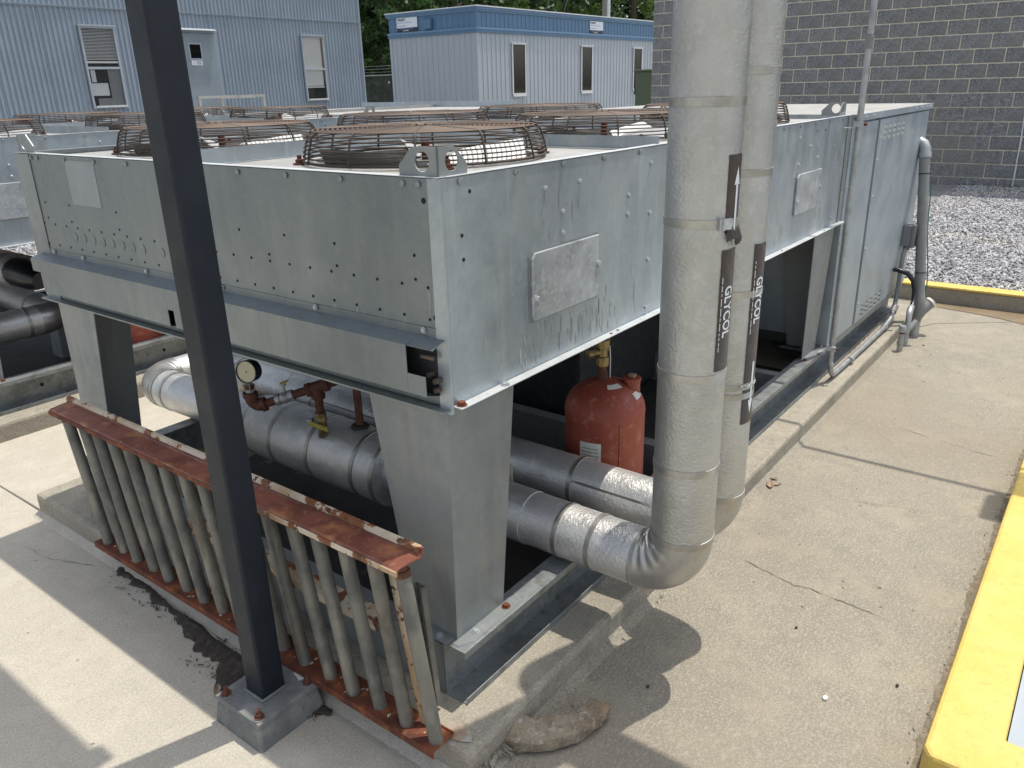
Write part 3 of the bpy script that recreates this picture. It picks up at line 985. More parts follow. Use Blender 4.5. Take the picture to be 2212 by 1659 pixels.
            for th in (0, .004):
                for pt in circ + outr:
                    if ax == 0:
                        vs.append((cx + sx * pt[0], cy + sy * th, ZT + .0036 + pt[1]))
                    else:
                        vs.append((cx + sx * th, cy + sy * pt[0], ZT + .0036 + pt[1]))
            fs = []
            for q in range(kk):
                q2 = (q + 1) % kk
                fs.append((q, q2, kk + q2, kk + q))
                fs.append((2 * kk + q, 3 * kk + q, 3 * kk + q2, 2 * kk + q2))
                fs.append((kk + q, kk + q2, 3 * kk + q2, 3 * kk + q))
                fs.append((q, 2 * kk + q, 2 * kk + q2, q2))
            mb.add(vs, fs)
            P("lifting_lug", mb, "galvanized_dull")
    lug(.012, .012, 1, 1)
    lug(.012, W - .012, 1, -1)
    lug(LH - .03, .026, -1, 1)
    lug(LH - .03, W - .026, -1, -1)
    # access doors on the side
    for x0, x1 in ((.325, .651), (2.345, 2.675)):
        z0, z1, y = 1.110, 1.289, -.012
        poly = [(x0 + .006, z0), (x1, z0), (x1, z1), (x0 + .012, z1), (x0, z1 - .014), (x0, z0 + .012)]
        d = P("access_door", MB().prism(poly, 'y', -.003, y), "galvanized_bright", bevel=.002)
        part("door_rim", MB().prism([(p[0] + (-.006 if p[0] < x0 + .1 else .006), p[1] + (-.006 if p[1] < 1.2 else .006)) for p in poly], 'y', -.0005, -.0028), "galvanized_dull", d)
        put("door_bolt", BOLT_Z, d, (x0 + .014, y, 1.168), ROT_NY)
        put("door_bolt", BOLT_Z, d, (x1 - .006, y, 1.205), ROT_NY)
    # screws and holes
    for x, z in ((.399, 1.445), (.563, 1.445), (.833, 1.376), (.48, 1.375), (.831, 1.32), (.97, 1.306), (.48, 1.319), (.97, 1.157), (.969, 1.458), (.965, 1.0), (2.35, 1.445), (2.50, 1.40), (2.86, 1.38), (2.62, 1.34), (2.36, 1.33), (2.93, 1.29), (2.93, 1.16), (2.93, 1.02)):
        put("screw", BOLT_SMALL, u, (x, -.0005, z), ROT_NY)
    x = .067
    while x < LH - .03:
        put("rivet", BOLT_DULL, u, (x, -.0005, 1.496), ROT_NY)
        x += .2067
    for y in (1.965, 1.917, 1.715, 1.51, 1.308, 1.11, .93, .727, .523, .316, .109, .061):
        put("rivet", BOLT_DULL, u, (-.0006, y, 1.494), ROT_NX)
    for y in (1.94, 1.72, 1.30, .88, .46, .07):
        put("cover_screw", BOLT_SMALL, u, (-.0045, y, 1.158), ROT_NX)
    hol = MB()
    hn = [(1.935, 1.339), (1.754, 1.339), (1.432, 1.337), (.761, 1.337), (.562, 1.339), (.364, 1.335), (.089, 1.333), (1.937, 1.283), (1.759, 1.282), (1.431, 1.281), (.638, 1.28), (.363, 1.279), (.090, 1.277), (1.991, 1.459), (.049, 1.459), (.034, 1.192)]
    yy = 1.977
    while yy > .04:
        hn.append((yy, 1.262))
        hn.append((yy, 1.186))
        yy -= .0837
    for y, z in hn:
        r = .0042 if z not in (1.459, 1.192) else .007
        hol.lathe([(r, .0), (r, .0006), (0, .0006)], (-.0004, y, z), (-1, 0, 0), 8)
    for x, z in ((.101, 1.471), (.067, 1.376), (.069, 1.32), (2.58, 1.462), (2.70, 1.46)):
        hol.lathe([(.005, 0), (.005, .0006), (0, .0006)], (x, -.0004, z), (0, -1, 0), 8)
    P("screw_holes", hol, "black_void", kind="stuff")
    ch = MB()
    for z in (1.486, 1.471, 1.445, 1.37, 1.256, 1.142, 1.039, 1.014, .995):
        ch.lathe([(.0062, 0), (.0062, .0006), (0, .0006)], (-.0048, .006, z), (-1, 0, 0), 10)
    P("angle_holes", ch, "dark_steel", kind="stuff")
    P("seam_gap", MB().box(.0035, -.0030, ZB + .002, .0068, -.0004, ZT - .002), "black_void")
    for k in range(9):
        y = [1.757, 1.692, 1.627, 1.562, 1.498, 1.432, 1.367, 1.304, 1.191][k]
        P("knockout", MB().lathe([(.0155, .0003), (.0155, .0016), (.013, .0010), (0, .0007)], (-.0002, y, 1.228), (-1, 0, 0), 20), "galvanized_dark", smooth=30)
    st = MB()
    for y, z, h, w in ((.301, 1.183, .062, .010), (.217, 1.183, .056, .008), (.133, 1.182, .05, .007), (.386, 1.176, .05, .012), (.049, 1.257, .075, .006)):
        st.add([(-.0006, y - w / 2, z), (-.0006, y + w / 2, z), (-.0006, y + w * .35, z - h), (-.0006, y - w * .3, z - h * .9)], [(0, 1, 2, 3)])
    P("drip_stains", st, "drip_stain", kind="stuff")
    for nm_, mt_, cnt in (("pale_streaks", "streak_light", 46), ("dark_streaks", "streak_dark", 40)):
        sk = MB()
        for _ in range(cnt):
            x_ = random.choice([random.gauss(.40, .13), random.uniform(.08, 1.0), random.gauss(.55, .10), random.uniform(2.0, 3.0)])
            if not .05 < x_ < 3.05:
                continue
            zt_ = random.uniform(1.0, 1.10) if abs(x_ - .49) < .2 else random.uniform(1.0, 1.16)
            if nm_ == "dark_streaks" and random.random() < .35:
                zt_ = random.uniform(1.3, 1.46)
            h_ = min(random.uniform(.02, .07), zt_ - .985)
            w_ = random.uniform(.0012, .0055)
            if .32 < x_ < .66 and zt_ > 1.105 and zt_ - h_ < 1.295:
                continue
            sk.add([(x_ - w_, -.0006, zt_), (x_ + w_, -.0006, zt_ - .004), (x_ + w_ * .7, -.0006, zt_ - h_ * .8), (x_, -.0006, zt_ - h_), (x_ - w_ * .8, -.0006, zt_ - h_ * .7)], [(0, 4, 3, 2, 1)])
        P(nm_, sk, mt_, kind="stuff", fix=False)
    P("faded_patch", MB().box(-.0012, 1.520, 1.345, -.0002, 1.717, 1.493), "faded_patch", label="pale rectangle where a plate was removed")
    # base rails
    prf = [(-.014, .252), (-.014, .272), (.058, .272), (.058, .103), (-.014, .103), (-.014, .121)]
    P("base_rail", MB().prism(thick(prf, .003), 'x', -.022, LT), "rail_steel", bevel=.0012)
    P("base_rail", MB().prism(thick([(W - y, z) for y, z in prf], .003)[::-1], 'x', -.022, LT), "rail_steel", bevel=.0012)
    cr = lambda x: thick([(x + .06, .258), (x + .06, .269), (x, .269), (x, .106), (x + .05, .106)], .003)
    for x in (-.024, 1.43, 2.53, 3.6):
        P("cross_rail", MB().prism(cr(x), 'y', .062, W - .062), "galvanized_dull")
    for x in [.4 + .37 * q for q in range(12)]:
        P("rail_hole", MB().lathe([(.011, 0), (.011, .0008), (0, .0008)], (x, .0578, .185), (0, -1, 0), 12), "black_void")
    # legs: folded sheet, open on the inner side
    def leg(xa, xb, xat, xbt, yo, s, face_sgn):
        """front sheet at x=xa, outer sheet at y=yo; s=+1 outer side is -y."""
        Y = lambda d: yo + s * d
        ins = .030 if s > 0 else .0
        B = lambda d: yo + s * (d + ins)
        t = .004
        z0, z1 = .275, ZB - .007
        mb = MB()
        wb, wt = (.155 if s > 0 else .175), .274
        fx0, fx1 = xa, xat
        mb.hexa([(fx0, B(0), z0), (fx0 + t, B(0), z0), (fx0 + t, B(wb), z0), (fx0, B(wb), z0)], [(fx1, Y(0), z1), (fx1 + t, Y(0), z1), (fx1 + t, Y(wt), z1), (fx1, Y(wt), z1)])
        mb.hexa([(fx0 + t, B(0), z0), (xb, B(0), z0), (xb, B(t), z0), (fx0 + t, B(t), z0)], [(fx1 + t, Y(0), z1), (xbt, Y(0), z1), (xbt, Y(t), z1), (fx1 + t, Y(t), z1)])
        lg = P("leg", mb, "galvanized_dull")
        xl, xh = min(xa, xb), max(xa, xb)
        ya, yb2 = sorted((Y(-.012), B(.002)))
        part("leg_foot", MB().prism([(xl + .02, ya), (xh + .03, ya), (xh + .03, yb2), (xl - .02, yb2), (xl - .02, ya + .02 if s > 0 else yb2 - .001)], 'z', .2725, .2762), "galvanized_dull", lg)
        ya, yb2 = sorted((B(.01), B(wb + .02)))
        xf = xa if xa < 2 else xa - .03
        part("leg_foot", MB().box(xf - .034, ya, .2725, xf + .002, yb2, .2762), "galvanized_dull", lg)
        put("foot_bolt", BOLT_Z, lg, (xf - .016, B(.05), .2762))
        put("foot_bolt", BOLT_RUST, lg, (xb - .012, Y(.010), .2762))
        put("foot_bolt", BOLT_Z, lg, (xa + .055, Y(.010), .2762))
        return lg
    leg(.010, .215, -.008, .255, .006, 1, 1)
    leg(-.012, .200, -.008, .262, 2.003, -1, 1)
    leg(3.045, 2.835, 3.05, 2.735, .004, 1, -1)
    leg(3.045, 2.835, 3.05, 2.735, 2.003, -1, -1)
    # bolts on the lit lower flange
    put("flange_bolt", BOLT_RUST, u, (.022, -.014, ZB + .005))
    put("flange_bolt", BOLT_Z, u, (.19, -.016, ZB + .005))
    for x in (.72, .76, 1.42, 2.2, 2.8):
        P("flange_hole", MB().lathe([(.005, 0), (.005, .0006), (0, .0006)], (x, -.016, ZB + .0052), (0, 0, 1), 8), "black_void")
    # control cabinet
    cbx = P("cabinet", MB().box(3.17, -.012, .300, 4.86, W, 1.498), "galvanized_blue", bevel=.004)
    P("cabinet_post", MB().box(LH + .004, -.010, .276, 3.167, .08, 1.503), "galvanized_blue", bevel=.003)
    P("cabinet_roof", MB().prism([(3.12, -.03), (4.885, -.03), (4.885, W + .03), (3.12, W + .03)], 'z', 1.4985, 1.511), "deck_metal")
    P("cabinet_roof_edge", MB().box(3.12, -.036, 1.478, 4.89, -.0305, 1.5115), "galvanized_blue")
    P("cabinet_roof_seam", MB().box(3.13, W * .5 - .01, 1.5115, 4.88, W * .5 + .01, 1.535), "deck_metal")
    P("cabinet_roof_seam", MB().box(4.86, .0, 1.5115, 4.885, W, 1.56), "galvanized_blue")
    P("door_gap", MB().box(3.548, -.0150, .292, 3.583, -.0122, 1.472), "black_void")
    P("door_gap", MB().box(4.328, -.0150, .292, 4.340, -.0122, 1.472), "black_void")
    P("cabinet_skirt", MB().box(3.17, -.018, .250, 4.84, -.0125, .2995), "galvanized_dull")
    d1 = P("cabinet_door", MB().box(3.575, -.034, .300, 4.322, -.0152, 1.468), "galvanized_blue", bevel=.004)
    P("cabinet_door", MB().box(4.342, -.026, .300, 4.846, -.0152, 1.468), "galvanized_blue", bevel=.004)
    P("cabinet_door", MB().box(3.175, -.028, .300, 3.545, -.0125, 1.468), "galvanized_blue", bevel=.004)
    lv = MB().grid(lambda a_, b_: ((a_ - .5) * .052, -.010 * math.sin(b_ * math.pi * .62) * math.sin(a_ * math.pi) ** .4, (b_ - .5) * .026), 8, 5)
    lv.add([(-.024, -.0004, -.018), (.024, -.0004, -.018), (.024, -.0004, -.013), (-.024, -.0004, -.013)], [(0, 1, 2, 3)])
    lv_me = mesh("louvre", lv, "galvanized_bright", smooth=60)
    for q in range(5):
        for r_ in range(3):
            put("louvre", lv_me, d1, (3.69 + q * .105, -.0345, 1.362 + r_ * .0275 + .002))
            put("louvre", lv_me, d1, (3.69 + q * .102, -.0345, .320 + r_ * .0275))
    for z in (.42, .75, 1.05, 1.25, 1.37):
        put("door_screw", BOLT_SMALL, d1, (3.592, -.034, z), ROT_NY)
    for x in (3.25, 3.4, 4.4, 4.55, 4.7, 4.8):
        put("cabinet_screw", BOLT_SMALL, u, (x, -.036, 1.495), ROT_NY)
    for z in (.45, .85, 1.15, 1.35):
        put("cabinet_screw", BOLT_SMALL, u, (3.14, -.010, z), ROT_NY)
    return u


unit = build_unit()
unit2 = copy_tree(unit)
unit2.location = (0, 3.41, .1)
for ch_ in list(unit.children):
    if ch_.name.startswith("cabinet_roof_seam"):
        bpy.data.objects.remove(ch_)
unit2["label"] = "rear condenser unit standing close to the blue-grey metal building"
ORG[unit2.name] = (0, 3.41, .1)
# ------------------------------------------------------------------ insulated glycol pipes


def wrinkled_elbow(c, u, w, R, r, n=26, m=28, a0=0.0, a1=math.pi / 2, deep=.010):
    """elbow swept about c from direction u to w; the inner side carries folds."""
    c, u, w = Vector(c), Vector(u).normalized(), Vector(w).normalized()
    ax = u.cross(w)
    vs = []
    for i in range(n + 1):
        t = a0 + (a1 - a0) * i / n
        d = u * math.cos(t) + w * math.sin(t)
        p = c + d * R
        fade = math.sin(math.pi * i / n) ** .5 if 0 < i < n else 0
        for j in range(m):
            q = 2 * math.pi * j / m
            inner = max(0, -math.cos(q)) ** 1.2
            side = max(0, math.sin(q)) ** 2
            fold = math.sin(i / n * math.pi * 9 + .6 * math.sin(q * 2)) * deep * (inner * .8 + side * .45) * fade
            rr = r + fold
            vs.append(p + (d * math.cos(q) + ax * math.sin(q)) * rr)
    fs = [(i * m + j, i * m + (j + 1) % m, (i + 1) * m + (j + 1) % m, (i + 1) * m + j) for i in range(n) for j in range(m)]
    return MB().add(vs, fs)


def cyl(p0, p1, r, n=40, segs=1, caps=True):
    p0, p1 = Vector(p0), Vector(p1)
    return MB().tube([p0.lerp(p1, i / segs) for i in range(segs + 1)], r, n, caps)


def band(parent, p, d, r, w=.020, mt="steel_band", clip=None):
    p, d = Vector(p), Vector(d).normalized()
    b = part("band", MB().lathe([(r - .001, -w / 2), (r + .0022, -w / 2 + .001), (r + .0022, w / 2 - .001), (r - .001, w / 2)], p, d, 40, False), mt, parent, smooth=30)
    if clip is not None:
        t = clip
        q = p + Vector((math.cos(t), math.sin(t), 0)) * (r + .004)
        mb = MB()
        c, s_ = math.cos(t), math.sin(t)
        for (a0, a1, h0, h1, th) in ((-.018, .018, -.013, .013, .004), (-.010, -.004, -.014, .014, .007)):
            vs = []
            for rr in (-.003, th):
                for aa, hh in ((a0, h0), (a1, h0), (a1, h1), (a0, h1)):
                    vs.append((q.x + c * rr - s_ * aa, q.y + s_ * rr + c * aa, q.z + hh))
            mb.hexa(vs[:4], vs[4:])
        part("band_clip", mb, "galvanized_bright", b)
    return b


def cylmap(cx, cy, r, az0, ztop):
    """u runs down the pipe, v goes round it."""
    def fn(u, v):
        a_ = az0 + v / r
        return (cx + r * math.cos(a_), cy + r * math.sin(a_), ztop - u)
    return fn


def curved_patch(cx, cy, r0_, r1_, a0, a1, z0, z1, n=10, nz=2):
    mb = MB()
    mb.grid(lambda i, j: (cx + r1_ * math.cos(a0 + (a1 - a0) * i), cy + r1_ * math.sin(a0 + (a1 - a0) * i), z0 + (z1 - z0) * j), n, nz)
    return mb


def pipe_marker(parent, cx, cy, r, az, half, z0, z1, word_top=None, arrow=None, dash=None):
    """brown stick-on marker with white lettering reading down the pipe."""
    lb = part("pipe_marker", curved_patch(cx, cy, r, r + .0012, az - half, az + half, z0, z1, 24, 12), "label_brown", parent, smooth=60, fix=False)
    rr = r + .0022
    if word_top is not None:
        fn = cylmap(cx, cy, rr, az - .014 / r, word_top)
        part("lettering", text_mesh("GLYCOL", .046, "label_white", (lambda u, v: fn(u * .74, v)), 'LEFT', .0011, .005), "label_white", lb, fix=False)
    if dash is not None:
        mb = MB()
        z = dash[0]
        fn = cylmap(cx, cy, rr, az - half + .006 / r, 0)
        while z > dash[1]:
            L_ = random.uniform(.006, .022)
            mb.add([fn(-z, 0), fn(-z + L_, 0), fn(-z + L_, .0022), fn(-z, .0022)], [(0, 1, 2, 3)])
            z -= L_ + random.uniform(.003, .006)
        part("small_print", mb, "label_white", lb, fix=False, kind="stuff")
    if arrow is not None:
        tail, tip = arrow
        s = 1 if tail > tip else -1
        head = tip + s * .042
        fn = cylmap(cx, cy, rr, az + .004 / r, 0)
        mb = MB()
        mb.add([fn(-tail, -.005), fn(-tail, .005), fn(-head, .005), fn(-head, -.005)], [(0, 1, 2, 3)])
        mb.add([fn(-head, -.013), fn(-head, .013), fn(-tip, 0)], [(0, 1, 2)])
        part("arrow", mb, "label_white", lb, fix=False)
    return lb


PX, PY, PZ, PR = .535, -.368, .365, .0875
RB = .125
p1 = thing("glycol_pipe", "nearer fat insulated pipe with wrinkled bottom elbow rising past the unit corner", "pipe", (PX, PY, PZ), "insulated glycol pipes")
part("riser", cyl((PX, PY, PZ + RB), (PX, PY, 2.95), PR), "jacket_weathered", p1, smooth=40)
part("elbow", wrinkled_elbow((PX, PY + RB, PZ + RB), (0, -1, 0), (0, 0, -1), RB, PR), "jacket_smooth", p1, smooth=60)
part("elbow_end", wrinkled_elbow((PX, PY - RB, 2.95), (0, 1, 0), (0, 0, 1), RB, PR, deep=0), "jacket_smooth", p1, smooth=60)
part("top_run", cyl((PX, PY - RB, 2.95 + RB), (PX, -6.5, 2.95 + RB), PR), "jacket_weathered", p1, smooth=40)
part("run", cyl((PX, PY + RB, PZ), (PX, .16, PZ), PR), "jacket", p1, smooth=40)
part("run", cyl((PX, .155, PZ), (PX, .90, PZ), PR + .003), "jacket", p1, smooth=40)
part("strainer_cover", MB().tube([(PX, .775, PZ - .012), (PX, .780, PZ - .012), (PX, 1.20, PZ - .012), (PX, 1.52, PZ - .012), (PX, 1.575, PZ - .008), (PX, 1.585, PZ - .006)], [.10, .132, .133, .133, .128, .09], 44), "jacket", p1, smooth=40)
part("run", cyl((PX, 1.58, PZ - .004), (PX, 2.36, PZ - .010), PR + .006), "jacket", p1, smooth=40)
part("elbow", wrinkled_elbow((PX + RB, 2.36, PZ - .010), (-1, 0, 0), (0, 1, 0), RB, PR + .008, deep=.004), "jacket_smooth", p1, smooth=60)
part("run", cyl((PX + RB, 2.36 + RB, PZ - .01), (PX + RB + .5, 2.36 + RB, PZ - .01), PR + .004), "jacket", p1, smooth=40)
for z, cl in ((1.648, None), (1.375, math.radians(243)), (.985, None), (.715, None), (PZ + RB + .002, None)):
    band(p1, (PX, PY, z), (0, 0, 1), PR, .022, clip=cl)
for y in (PY + RB, -.10, .02):
    band(p1, (PX, y, PZ), (0, 1, 0), PR + .0005, .010 if y < -.2 else .018)
for y in (.79, .895, 1.15, 1.38, 1.565):
    band(p1, (PX, y, PZ - .012), (0, 1, 0), .1335 if y < 1.5 else .1285, .020)
for y in (1.66, 2.26, 2.34):
    band(p1, (PX, y, PZ - .008), (0, 1, 0), PR + .0065, .018)
AZ = math.radians(262)
pipe_marker(p1, PX, PY, PR, AZ + .05, .34, 1.352, 1.532, arrow=(1.356, 1.505))
pipe_marker(p1, PX, PY, PR, AZ + .04, .37, 1.003, 1.312, word_top=1.222, dash=(1.245, 1.06))
tp = MB().grid(lambda i, j: (PX + (PR + .004 + .012 * j * abs(math.sin(i * 5))) * math.cos(AZ - .25 + .6 * i), PY + (PR + .004 + .012 * j * abs(math.sin(i * 5))) * math.sin(AZ - .25 + .6 * i), 1.362 - .032 * j + .01 * math.sin(i * 7)), 10, 3)
part("loose_tape", tp, "label_brown", p1, fix=False)

QX, QY, QZ, QR = .800, -.350, .385, .0865
p2 = thing("glycol_pipe", "farther insulated pipe right behind the nearer riser with a long marker and down arrow", "pipe", (QX, QY, QZ), "insulated glycol pipes")
part("riser", cyl((QX, QY, QZ + RB), (QX, QY, 2.30), QR), "jacket_weathered", p2, smooth=40)
part("elbow", wrinkled_elbow((QX, QY + RB, QZ + RB), (0, -1, 0), (0, 0, -1), RB, QR, deep=.003), "jacket_smooth", p2, smooth=60)
part("elbow_end", wrinkled_elbow((QX, QY - RB, 2.30), (0, 1, 0), (0, 0, 1), RB, QR, deep=0), "jacket_smooth", p2, smooth=60)
part("top_run", cyl((QX, QY - RB, 2.30 + RB), (QX, -6.5, 2.30 + RB), QR), "jacket_weathered", p2, smooth=40)
part("run", cyl((QX, QY + RB, QZ), (QX, 2.08, QZ + .01), QR), "jacket", p2, smooth=40)
part("run", cyl((QX + RB, 2.08 + RB, QZ + .01), (QX + .7, 2.08 + RB, QZ + .01), QR), "jacket", p2, smooth=40)
part("elbow", wrinkled_elbow((QX + RB, 2.08, QZ + .01), (-1, 0, 0), (0, 1, 0), RB, QR + .003, deep=.004), "jacket_smooth", p2, smooth=60)
sm = MB()
for y0, y1 in ((-.18, .13), (.5, 1.9)):
    vs = []
    for k in range(13):
        t = k / 12
        y = y0 + (y1 - y0) * t
        lift = .003 + .010 * math.sin(math.pi * t) * (1 if y0 < 0 else .2)
        for a_, r_ in ((2.70, QR + .0015), (2.60, QR + lift)):
            vs.append((QX + r_ * math.cos(a_), y, QZ + r_ * math.sin(a_)))
    sm.add(vs, [(2 * k, 2 * k + 1, 2 * k + 3, 2 * k + 2) for k in range(12)])
part("jacket_seam", sm, "jacket_smooth", p2, fix=False)
for z in (1.713, 1.466, 1.144, .874, .845, QZ + RB):
    band(p2, (QX, QY, z), (0, 0, 1), QR, .020)
for y in (-.22, .14, .55, 1.02, 1.50, 1.95):
    band(p2, (QX, y, QZ + .004), (0, 1, 0), QR + .0008, .018)
pipe_marker(p2, QX, QY, QR, AZ + .02, .36, .757, 1.281, word_top=1.190, arrow=(.945, .787), dash=(1.235, 1.03))
part("tie_wire", MB().tube([(QX + (QR + .004) * math.cos(AZ - .5 + k * .12), QY + (QR + .004) * math.sin(AZ - .5 + k * .12), .877 + .004 * math.sin(k * 2)) for k in range(9)], .0022, 6), "galvanized_dull", p2, smooth=60)

# pipework of the rear unit
p3 = thing("glycol_pipe", "shaded insulated pipe bending under the rear condenser unit", "pipe", (.75, 3.9, .45), "insulated glycol pipes")
part("run", cyl((.20, 3.90, .44), (.62, 3.90, .44), .090), "jacket", p3, smooth=40)
part("elbow", wrinkled_elbow((.62, 4.03, .44), (0, -1, 0), (1, 0, 0), .13, .092, deep=.003), "jacket_smooth", p3, smooth=60)
part("run", cyl((.75, 4.03, .44), (.75, 5.4, .52), .088), "jacket_weathered", p3, smooth=40)
part("run", cyl((-.6, 3.90, .44), (.20, 3.90, .44), .088), "jacket", p3, smooth=40)
part("elbow", wrinkled_elbow((-.6, 3.90, .31), (0, 0, 1), (-1, 0, 0), .13, .089, deep=.003), "jacket_smooth", p3, smooth=60)
part("drop", cyl((-.73, 3.90, .31), (-.73, 3.90, -.01), .088), "jacket", p3, smooth=40)
for x in (.30, .55):
    band(p3, (x, 3.90, .44), (1, 0, 0), .091, .02)
for y in (4.2, 4.6):
    band(p3, (.75, y, .45), (0, 1, 0), .089, .02)
p4 = thing("flanged_pipe", "silver insulated pipe with a ringed coupling and torn black end under the rear unit", "pipe", (.65, 4.2, .70), "insulated glycol pipes")
part("run", cyl((.66, 4.25, .70), (.64, 5.6, .72), .085), "jacket", p4, smooth=40)
part("coupling", MB().lathe([(.086, 0), (.102, .0), (.106, .015), (.106, .06), (.094, .07), (.094, .10), (.104, .105), (.104, .16), (.09, .17)], (.66, 4.30, .70), (.02, -1, 0), 30), "jacket", p4, smooth=35)
part("black_sleeve", MB().tube([(.664, 4.14, .70), (.666, 4.02, .70), (.668, 3.92, .69), (.67, 3.84, .68)], [.088, .090, .080, .05], 26), "gauge_case", p4, smooth=35)
solo("concrete_support", MB().hexa([(.80, 4.12, .1), (.93, 4.12, .1), (.93, 4.26, .1), (.80, 4.26, .1)], [(.81, 4.13, .34), (.92, 4.13, .34), (.92, 4.25, .34), (.81, 4.25, .34)]), "galvanized_dull", (.865, 4.19, .1),
     "short grey block propping the pipe under the rear unit", "pipe support", bevel=.004)
solo("rusty_brace", MB().prism(thick([(1.10, .63), (1.10, .60), (1.15, .60)], .004), 'y', 4.3, 5.7), "fitting_rust", (1.12, 5.0, .6), "dark rusty angle brace crossing behind the rear unit", "brace")

# ------------------------------------------------------------------ red receiver tanks


def make_tank(x, y, z0, zt, r, label):
    t = thing("red_tank", label, "tank", (x, y, z0), "red receiver tanks")
    h = zt - z0
    prof = [(0, 0), (r * .8, .0), (r, .03), (r, h - .125), (r * 1.008, h - .122), (r * 1.008, h - .116), (r, h - .112)]
    for k in range(1, 9):
        a_ = math.pi / 2 * k / 8
        prof.append((r * math.cos(a_) if k < 8 else 0, h - .112 + .112 * math.sin(a_)))
    part("body", MB().lathe([(p[0], p[1] + z0) for p in prof], (x, y, 0), n=44), "tank_red", t, smooth=35)
    part("weld_seam", MB().tube([(x - r * .62, y - r * .79, z0 + .02), (x - r * .62, y - r * .79, zt - .13)], .0028, 6), "tank_red", t, smooth=60)
    cx_, cy_ = x + .05, y - .085
    part("cap", MB().lathe([(.030, zt - .06), (.030, zt - .005), (.033, zt - .004), (.033, zt + .006), (.026, zt + .008), (0, zt + .008)], (cx_, cy_, 0), n=24), "tank_red", t, smooth=35)
    part("cap_plug", MB().box(cx_ - .012, cy_ - .012, zt + .008, cx_ + .012, cy_ + .012, zt + .020), "dry_leaf", t, bevel=.002)
    # stickers laid on the dome and the side
    def dome(az, el0, el1, half):
        return MB().grid(lambda i, j: (x + (r + .001) * math.cos(el0 + (el1 - el0) * j) * math.cos(az - half + 2 * half * i), y + (r + .001) * math.cos(el0 + (el1 - el0) * j) * math.sin(az - half + 2 * half * i), zt - .112 + .113 * math.sin(el0 + (el1 - el0) * j)), 6, 3)
    part("sticker", dome(math.radians(285), .50, .72, .26), "sticker_white", t, fix=False)
    part("sticker", dome(math.radians(240), 1.02, 1.2, .40), "sticker_white", t, fix=False)
    part("sticker", MB().grid(lambda i, j: (x + (r + .001) * math.cos(3.05 + .55 * i), y + (r + .001) * math.sin(3.05 + .55 * i), zt - .36 + .16 * j), 6, 2), "sticker_white", t, fix=False)
    pr2 = MB()
    for row in range(9):
        zz = zt - .225 - row * .014
        a0 = 3.12
        while a0 < 3.50:
            da = random.uniform(.02, .07)
            q4 = [(x + (r + .002) * math.cos(aa), y + (r + .002) * math.sin(aa), zz + hh) for aa, hh in ((a0, 0), (a0 + da, 0), (a0 + da, .004), (a0, .004))]
            pr2.add(q4, [(0, 1, 2, 3)])
            a0 += da + .018
    part("small_print", pr2, "sign_grey", t, fix=False, kind="stuff")
    # valve stack
    vx, vy = x - .005, y + .01
    part("neck", MB().lathe([(.020, zt - .01), (.018, zt + .03), (.016, zt + .032), (.016, zt + .34)], (vx, vy, 0), n=16), "fitting_rust", t, smooth=35)
    vb = part("valve_body", MB().lathe([(.018, zt + .05), (.024, zt + .052), (.024, zt + .085), (.019, zt + .088), (.019, zt + .12), (.025, zt + .122), (.025, zt + .15), (.017, zt + .155)], (vx, vy, 0), n=8), "brass", t)
    part("side_port", MB().lathe([(.012, 0), (.012, .035), (.018, .036), (.018, .062), (.010, .063), (0, .063)], (vx, vy, zt + .105), (-.8, .5, 0), 10), "brass", vb, smooth=35)
    part("valve_handle", MB().prism([(vx + .028, zt + .10), (vx + .036, zt + .10), (vx + .040, zt + .26), (vx + .034, zt + .26)], 'y', vy - .008, vy + .008), "brass", t)
    part("tie_strap", MB().tube([(vx + .03, vy - .012, zt + .12), (vx + .025, vy - .018, zt + .08), (vx + .022, vy - .02, zt + .0), (vx + .018, vy - .016, zt - .02)], .002, 6), "sticker_white", t, smooth=60)
    return t


make_tank(1.09, .22, .115, .668, .150, "faded red steel tank with white stickers under the front unit")
make_tank(1.06, 3.62, .115, .640, .150, "red tank glimpsed below the rear unit behind the left leg")

# refrigerant line and header in the dark under the housing
hp = thing("suction_line", "dark insulated line hanging under the front unit above the red tank", "pipe", (1.6, .5, .85))
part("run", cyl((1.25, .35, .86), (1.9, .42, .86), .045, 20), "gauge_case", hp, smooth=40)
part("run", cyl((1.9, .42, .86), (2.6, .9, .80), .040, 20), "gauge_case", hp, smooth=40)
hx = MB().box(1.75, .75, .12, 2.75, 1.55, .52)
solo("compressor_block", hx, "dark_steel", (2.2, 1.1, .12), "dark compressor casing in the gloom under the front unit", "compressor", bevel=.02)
for k_, (pts_, lb_) in enumerate((([(.9, .10, .95), (1.0, .3, .90), (1.25, .5, .88), (1.6, .4, .93), (1.9, .2, .95)], "thin black cable sagging under the housing right of the tank valve"),
                              ([(1.3, .9, .95), (1.35, .8, .70), (1.5, .75, .55), (1.75, .85, .45)], "thick black cable dropping to the dark compressor casing"))):
    solo("cable", MB().tube(pts_, .008 + .004 * k_, 8), "gauge_case", pts_[0], lb_, "cable", smooth=60)
solo("white_tag", MB().prism([(.30, .36), (.325, .36), (.325, .47), (.305, .49)], 'x', .62, .622), "peeling_paint", (.62, .31, .36), "small white scrap of metal behind the front leg", "scrap")
